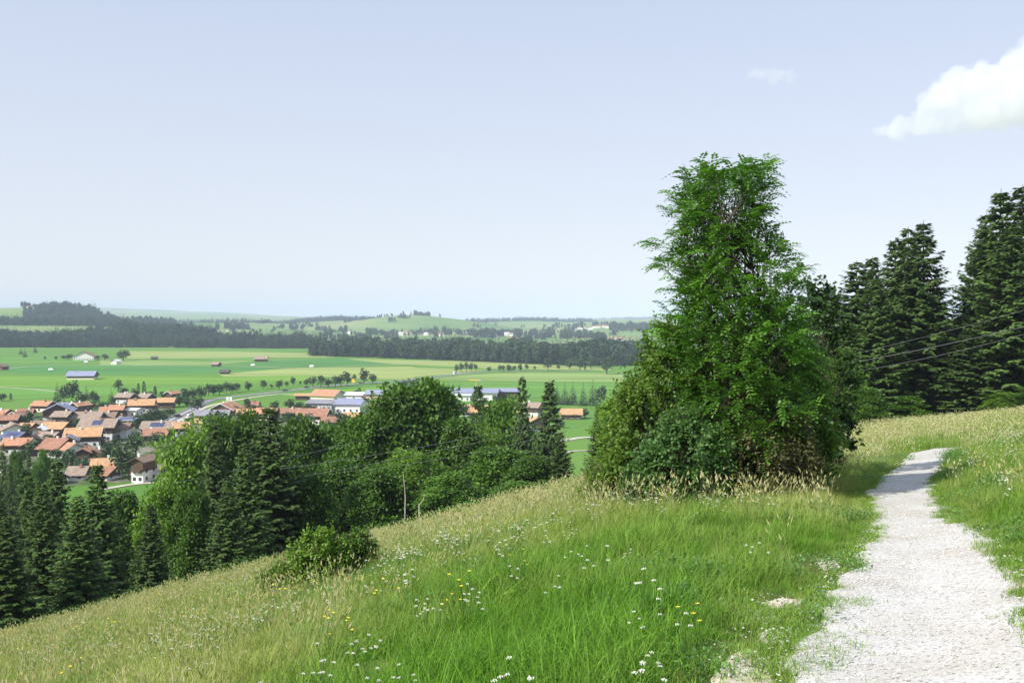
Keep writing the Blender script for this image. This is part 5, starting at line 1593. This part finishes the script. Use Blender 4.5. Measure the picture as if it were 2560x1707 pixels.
def flower_mesh(s, kind):
    g = np.random.default_rng(260 + s)
    bm = MB(); head = MB()
    ns = 5 if kind == 'w' else 4
    for k in range(ns):
        a = g.uniform(0, 6.28); r = g.uniform(0, .12); h = g.uniform(.28, .5)
        x0, y0 = r * math.cos(a), r * math.sin(a)
        x1_, y1_ = x0 + g.normal(0, .05), y0 + g.normal(0, .05)
        bm.tube([(x0, y0, -.03), ((x0 + x1_) / 2, (y0 + y1_) / 2, h * .5), (x1_, y1_, h)], .0022, 3, False)
        if kind == 'w':
            for j in range(9):
                aa = j * 2.4; rr = .006 * math.sqrt(j)
                cx_, cy_ = x1_ + rr * math.cos(aa), y1_ + rr * math.sin(aa); cz = h + .006 - rr * .25 + g.normal(0, .002)
                q = .0042
                q *= .8; head.poly([(cx_ + q, cy_, cz), (cx_, cy_ + q, cz), (cx_ - q, cy_, cz), (cx_, cy_ - q, cz), (cx_, cy_, cz + .004), (cx_, cy_, cz - .01)], [(0, 1, 4), (1, 2, 4), (2, 3, 4), (3, 0, 4), (1, 0, 5), (2, 1, 5), (3, 2, 5), (0, 3, 5)])
        else:
            for j in range(6):
                aa = j * PI / 3; q = .012
                head.poly([(x1_, y1_, h), (x1_ + q * math.cos(aa - .4), y1_ + q * math.sin(aa - .4), h + .004), (x1_ + 1.5 * q * math.cos(aa), y1_ + 1.5 * q * math.sin(aa), h + .006), (x1_ + q * math.cos(aa + .4), y1_ + q * math.sin(aa + .4), h + .004)], [(0, 1, 2, 3)])
    n1 = len(bm.f)
    bm.poly(head.v, head.f)
    me = bm.mesh('flower', M['herb'])
    me.materials.append(M['petal_w'] if kind == 'w' else M['petal_y'])
    me.polygons.foreach_set('material_index', [0 if i < n1 else 1 for i in range(len(me.polygons))])
    return me
WC_ = proto_coll('white_flowers', [flower_mesh(i, 'w') for i in range(4)])
YC_ = proto_coll('yellow_flowers', [flower_mesh(i, 'y') for i in range(3)])
hm = []
for s in range(3):
    g = np.random.default_rng(280 + s)
    n = 90
    P = np.stack([g.normal(0, .12, n), g.normal(0, .12, n), g.uniform(0, .22, n)], 1)
    v, f, t = leaves(P, rnd_dir(n, g) + np.array([0, 0, .3]), rnd_dir(n, g) * .5 + np.array([0, 0, 1.]), g.uniform(.025, .06, n), .012, g.random(n))
    hm.append(array_mesh('herb%d' % s, v, f, M['herb'], t))
HC_ = proto_coll('herbs', hm)

um = []
for s in range(3):
    g = np.random.default_rng(290 + s)
    n = 260
    P = np.stack([g.normal(0, .14, n), g.normal(0, .14, n), g.uniform(0, .32, n)], 1)
    v, f, t = leaves(P, rnd_dir(n, g), rnd_dir(n, g) * .6 + np.array([0, 0, 1.]), g.uniform(.02, .045, n), .009, g.random(n))
    um.append(array_mesh('under%d' % s, v, f, M['decid'], t))
UC_ = proto_coll('undergrowth_kinds', um)

def sample_meadow(dens_fn, seed):
    """points on the hillside in front of the camera with density per square metre dens_fn(x, y)"""
    g = np.random.default_rng(seed)
    out = []
    for (ya, yb) in ((1.5, 4), (4, 8), (8, 14), (14, 22), (22, 34), (34, 52), (52, 80), (80, 118)):
        area_w = lambda y: 1.35 * y + 3
        ym = yb
        A = (area_w(ya) + area_w(yb)) / 2 * (yb - ya)
        dmax = 40
        n = int(A * min(dmax, 40 if yb < 23 else (26 if yb < 35 else 14)))
        cap = min(dmax, 40 if yb < 23 else (26 if yb < 35 else 14))
        y = g.uniform(ya, yb, n); w = area_w(y); x = (g.random(n) - .5) * w
        k = g.random(n) < dens_fn(x, y) / cap
        # weight for the wedge shape
        out.append(np.stack([x[k], y[k]], 1))
    P = np.concatenate(out)
    return P
def off_path(P, jit=.10, seed=1):
    g = np.random.default_rng(seed)
    q = P + g.normal(0, jit, P.shape)
    ins = in_poly(q[:, 0], q[:, 1], pathpoly)
    for c in patchpolys:
        ins |= in_poly(q[:, 0], q[:, 1], c) & (g.random(len(q)) < .85)
    return P[~ins]
def edge_dist(P):
    d = np.full(len(P), 99.0)
    E = np.vstack([LWr[::3], RWr[::3]])
    for i in range(0, len(P), 4000):
        q = P[i:i + 4000]
        d[i:i + 4000] = np.sqrt(((q[:, None, :] - E[None]) ** 2).sum(-1)).min(1)
    return d
def dryness(x, y):
    u = x / np.maximum(y, 3)
    n1 = vnoise(x * .45, y * .45, 41); n2 = vnoise(x * 1.6, y * 1.6, 42)
    dist = sstep(7.5, 15, y + 6 * np.clip(-.08 - u, 0, .4) / .4 * 1.2)
    right = sstep(.38, .5, u)
    d = .06 + .46 * dist * (1 - .55 * right) + .18 * sstep(-.18, -.42, u) + .14 * right
    return np.clip(d + .5 * (n1 - .5) + .25 * (n2 - .5), 0, 1)
def frustum_keep(P, m=.10):
    u = P[:, 0] / np.maximum(P[:, 1], 1)
    return P[(np.abs(u) < .62 + m) | (P[:, 1] < 4)]

P = off_path(frustum_keep(sample_meadow(lambda x, y: np.where(y < 22, 40, np.where(y < 34, 26, 14)), 51)), .05)
def patch_near(P, r):
    k = np.zeros(len(P))
    for c in patchpolys:
        for q in list(c) + [c.mean(0)]:
            k = np.maximum(k, 1 - np.hypot(*(P - q).T) / r)
    return k
pn = patch_near(P, .32)
P = P[(pn <= 0) | (rng.random(len(P)) < .25)]
pn = patch_near(P, .7)
ed = edge_dist(P); P = P[ed > .13]; pn = patch_near(P, .7)
ed = edge_dist(P)
dry = dryness(P[:, 0], P[:, 1])
n = len(P)
sc_ = (.75 + .5 * rng.random(n)) * (.42 + .58 * sstep(.1, .9, ed)) * (1 - .55 * np.clip(pn, 0, 1)) * (.55 + .55 * vnoise(P[:, 0] * .8, P[:, 1] * .8, 44) + .45 * vnoise(P[:, 0] * 2.6, P[:, 1] * 2.6, 46))
rot = np.stack([rng.normal(0, .22, n), rng.normal(0, .22, n), rng.uniform(0, 6.28, n)], 1)
z = H(P[:, 0], P[:, 1])
wide = 1 + .9 * sstep(20, 60, P[:, 1])
S3 = np.stack([sc_ * wide, sc_ * wide, sc_], 1)
scatter('meadow_grass', np.column_stack([P, z]), rot, S3, np.clip(dry * .75 + rng.normal(0, .08, n), 0, 1), GC, 6, 'long meadow grass, lush green near the path and paler towards the crest', 'grass')
print('grass', n)

P = off_path(frustum_keep(sample_meadow(lambda x, y: np.where(y < 34, 12, 7) * sstep(.2, .8, dryness(x, y)) * (.35 + 1.1 * vnoise(x * .9, y * .9, 57)), 52)), .2)
ed = edge_dist(P); P = P[(ed > .45) | (rng.random(len(P)) < .15)]
n = len(P)
rot = np.stack([rng.normal(0, .14, n), rng.normal(.08, .14, n), rng.uniform(0, 6.28, n)], 1)
sw = 1 + 1.6 * sstep(16, 60, P[:, 1]); sh = rng.uniform(.6, 1.0, n)
scatter('seed_grass', np.column_stack([P, H(P[:, 0], P[:, 1])]), rot, np.stack([sh * sw, sh * sw, sh], 1), rng.random(n), DC, 5, 'tan seed heads of ripe grasses waving over the meadow', 'grass')
print('seed', n)

def fdens(x, y):
    c = vnoise(x * .8, y * .8, 45)
    return 9 * sstep(.3, .85, c) * (.25 + .75 * vnoise(x * 3, y * 3, 50)) * np.where(y < 30, 1, .3) * (1 + .8 * sstep(-.05, -.3, x / np.maximum(y, 3)))
P = off_path(frustum_keep(sample_meadow(fdens, 53)), .25); P = P[edge_dist(P) > .5]; n = len(P)
scatter('wild_flowers', np.column_stack([P, H(P[:, 0], P[:, 1])]), np.stack([rng.normal(0, .1, n), rng.normal(0, .1, n), rng.uniform(0, 6.28, n)], 1), rng.uniform(.6, 1.0, n), rng.random(n), WC_, 4, 'small white umbel flowers scattered through the meadow', 'wild flowers')
P = off_path(frustum_keep(sample_meadow(lambda x, y: 2.6 * sstep(.62, .8, vnoise(x * .6, y * .6, 47)) + .12, 54)), .25); P = P[edge_dist(P) > .4]; n = len(P)
scatter('yellow_flowers', np.column_stack([P, H(P[:, 0], P[:, 1])]), np.stack([rng.normal(0, .1, n), rng.normal(0, .1, n), rng.uniform(0, 6.28, n)], 1), rng.uniform(.7, 1.1, n), rng.random(n), YC_, 3, 'small yellow flowers between the meadow grasses', 'wild flowers')
P = off_path(frustum_keep(sample_meadow(lambda x, y: 9 * sstep(.5, .7, vnoise(x * .9, y * .9, 48)) * np.where(y < 30, 1, .4), 55)), .1); n = len(P)
scatter('meadow_herbs', np.column_stack([P, H(P[:, 0], P[:, 1])]), np.stack([rng.normal(0, .1, n), rng.normal(0, .1, n), rng.uniform(0, 6.28, n)], 1), rng.uniform(.6, 1.0, n), rng.random(n), HC_, 3, 'leafy herbs and clover growing among the grass', 'herbs')
# short turf creeping over the path edges and the bare patches
E = np.vstack([LWr[60:], RWr[60:]])
k = rng.integers(0, len(E), 4200)
P = E[k] + rng.normal(0, .07, (4200, 2))
P = np.concatenate([P] + [c.mean(0) + rng.normal(0, 1, (130, 2)) * c.std(0) * 1.9 for c in patchpolys[:4]])
P = P[(vnoise(P[:, 0] * 5, P[:, 1] * 5, 49) > .38) & (P[:, 1] > 1.5) & (P[:, 1] < 40)]
n = len(P)
scatter('short_grass', np.column_stack([P, H(P[:, 0], P[:, 1]) + .02]), np.stack([rng.normal(0, .1, n), rng.normal(0, .1, n), rng.uniform(0, 6.28, n)], 1), rng.uniform(.6, 1.25, n), np.clip(rng.normal(.2, .12, n), 0, 1), SC_, 3, 'short turf creeping over the ragged path edge', 'grass')
# undergrowth along the foot of the wood
P = []
for px in np.arange(-60, 1500, 6):
    u, _ = ray(px, 853)
    for _k in range(9):
        D = rng.uniform(44, 70) if px < 1420 else rng.uniform(50, 60)
        P.append((u * D, D))
P = np.array(P); n = len(P)
scatter('undergrowth', np.column_stack([P, H(P[:, 0], P[:, 1])]), np.stack([np.zeros(n), np.zeros(n), rng.uniform(0, 6.28, n)], 1), rng.uniform(1.6, 3.4, n), rng.random(n), UC_, 3, 'leafy undergrowth at the shaded foot of the wood', 'undergrowth')

# ------------------------------------------------------------------ clouds
def cloud(name, label, blobs, D, vox, seed, dens=.0024):
    bm = bmesh.new()
    for (px, py, r) in blobs:
        u, e = ray(px, py)
        rr = r / F * D
        ret = bmesh.ops.create_icosphere(bm, subdivisions=3, radius=rr)
        dd = D + random.Random(px).uniform(-.4, .4) * rr
        for v in ret['verts']:
            v.co = Vector((v.co.x * 1.1 + u * D, v.co.y * 1.2 + dd, v.co.z * .85 + e * D))
    rc = random.Random(seed)
    for (px, py, r) in blobs * 5:
        a = rc.uniform(0, 6.28); r2 = r * rc.uniform(.22, .42)
        u, e = ray(px + math.cos(a) * r, py - abs(math.sin(a)) * r * .85)
        ret = bmesh.ops.create_icosphere(bm, subdivisions=2, radius=r2 / F * D)
        dd = D + rc.uniform(-.8, .8) * r / F * D
        for v in ret['verts']:
            v.co = Vector((v.co.x + u * D, v.co.y + dd, v.co.z + e * D))
    me = bpy.data.meshes.new(name); bm.to_mesh(me); bm.free()
    o = link(name, me)
    rm = o.modifiers.new('remesh', 'REMESH'); rm.mode = 'VOXEL'; rm.voxel_size = vox; rm.use_smooth_shade = True
    smd = o.modifiers.new('soften', 'SMOOTH'); smd.factor = .6; smd.iterations = 4
    tx = bpy.data.textures.new(name, 'CLOUDS'); tx.noise_scale = D * .011; tx.noise_depth = 5
    dm = o.modifiers.new('billow', 'DISPLACE'); dm.texture = tx; dm.strength = D * .02; dm.texture_coords = 'GLOBAL'; dm.mid_level = .5
    m, nt, b = new_mat('cloud_vapour')
    nt.nodes.remove(b)
    pv = nt.nodes.new('ShaderNodeVolumePrincipled')
    pv.inputs['Color'].default_value = (.93, .935, .95, 1)
    pv.inputs['Density'].default_value = dens
    pv.inputs['Anisotropy'].default_value = -.25
    nt.links.new(pv.outputs[0], nt.nodes['Material Output'].inputs['Volume'])
    me.materials.append(m)
    return tag(o, label, 'cloud')
cloud('cumulus_cloud', 'large white cumulus cloud at the right photo edge', [(2215, 328, 22), (2255, 322, 30), (2310, 318, 34), (2370, 312, 36), (2340, 260, 44), (2395, 225, 52), (2430, 290, 52), (2460, 205, 50), (2500, 270, 66), (2535, 190, 52), (2570, 150, 46), (2590, 250, 80), (2650, 200, 90), (2700, 270, 80)], 9000, 26, 1)
cloud('small_cloud', 'small thin cloud wisp left of the large cumulus', [(1872, 193, 8), (1890, 190, 12), (1905, 192, 16), (1925, 184, 17), (1938, 192, 20), (1957, 186, 15), (1972, 193, 12), (1992, 190, 8)], 9000, 12, 2, .0016)

# ------------------------------------------------------------------ haze
hb = MB().box(-22000, 22000, -400, 18500, -230, 190)
m, nt, b = new_mat('haze_air')
nt.nodes.remove(b)
pv = nt.nodes.new('ShaderNodeVolumePrincipled')
pv.inputs['Color'].default_value = (.68, .78, 1.0, 1)
pv.inputs['Density'].default_value = HAZE
pv.inputs['Anisotropy'].default_value = -0.3
nt.links.new(pv.outputs[0], nt.nodes['Material Output'].inputs['Volume'])
hz = hb.build('haze', m)
tag(hz, kind='stuff')
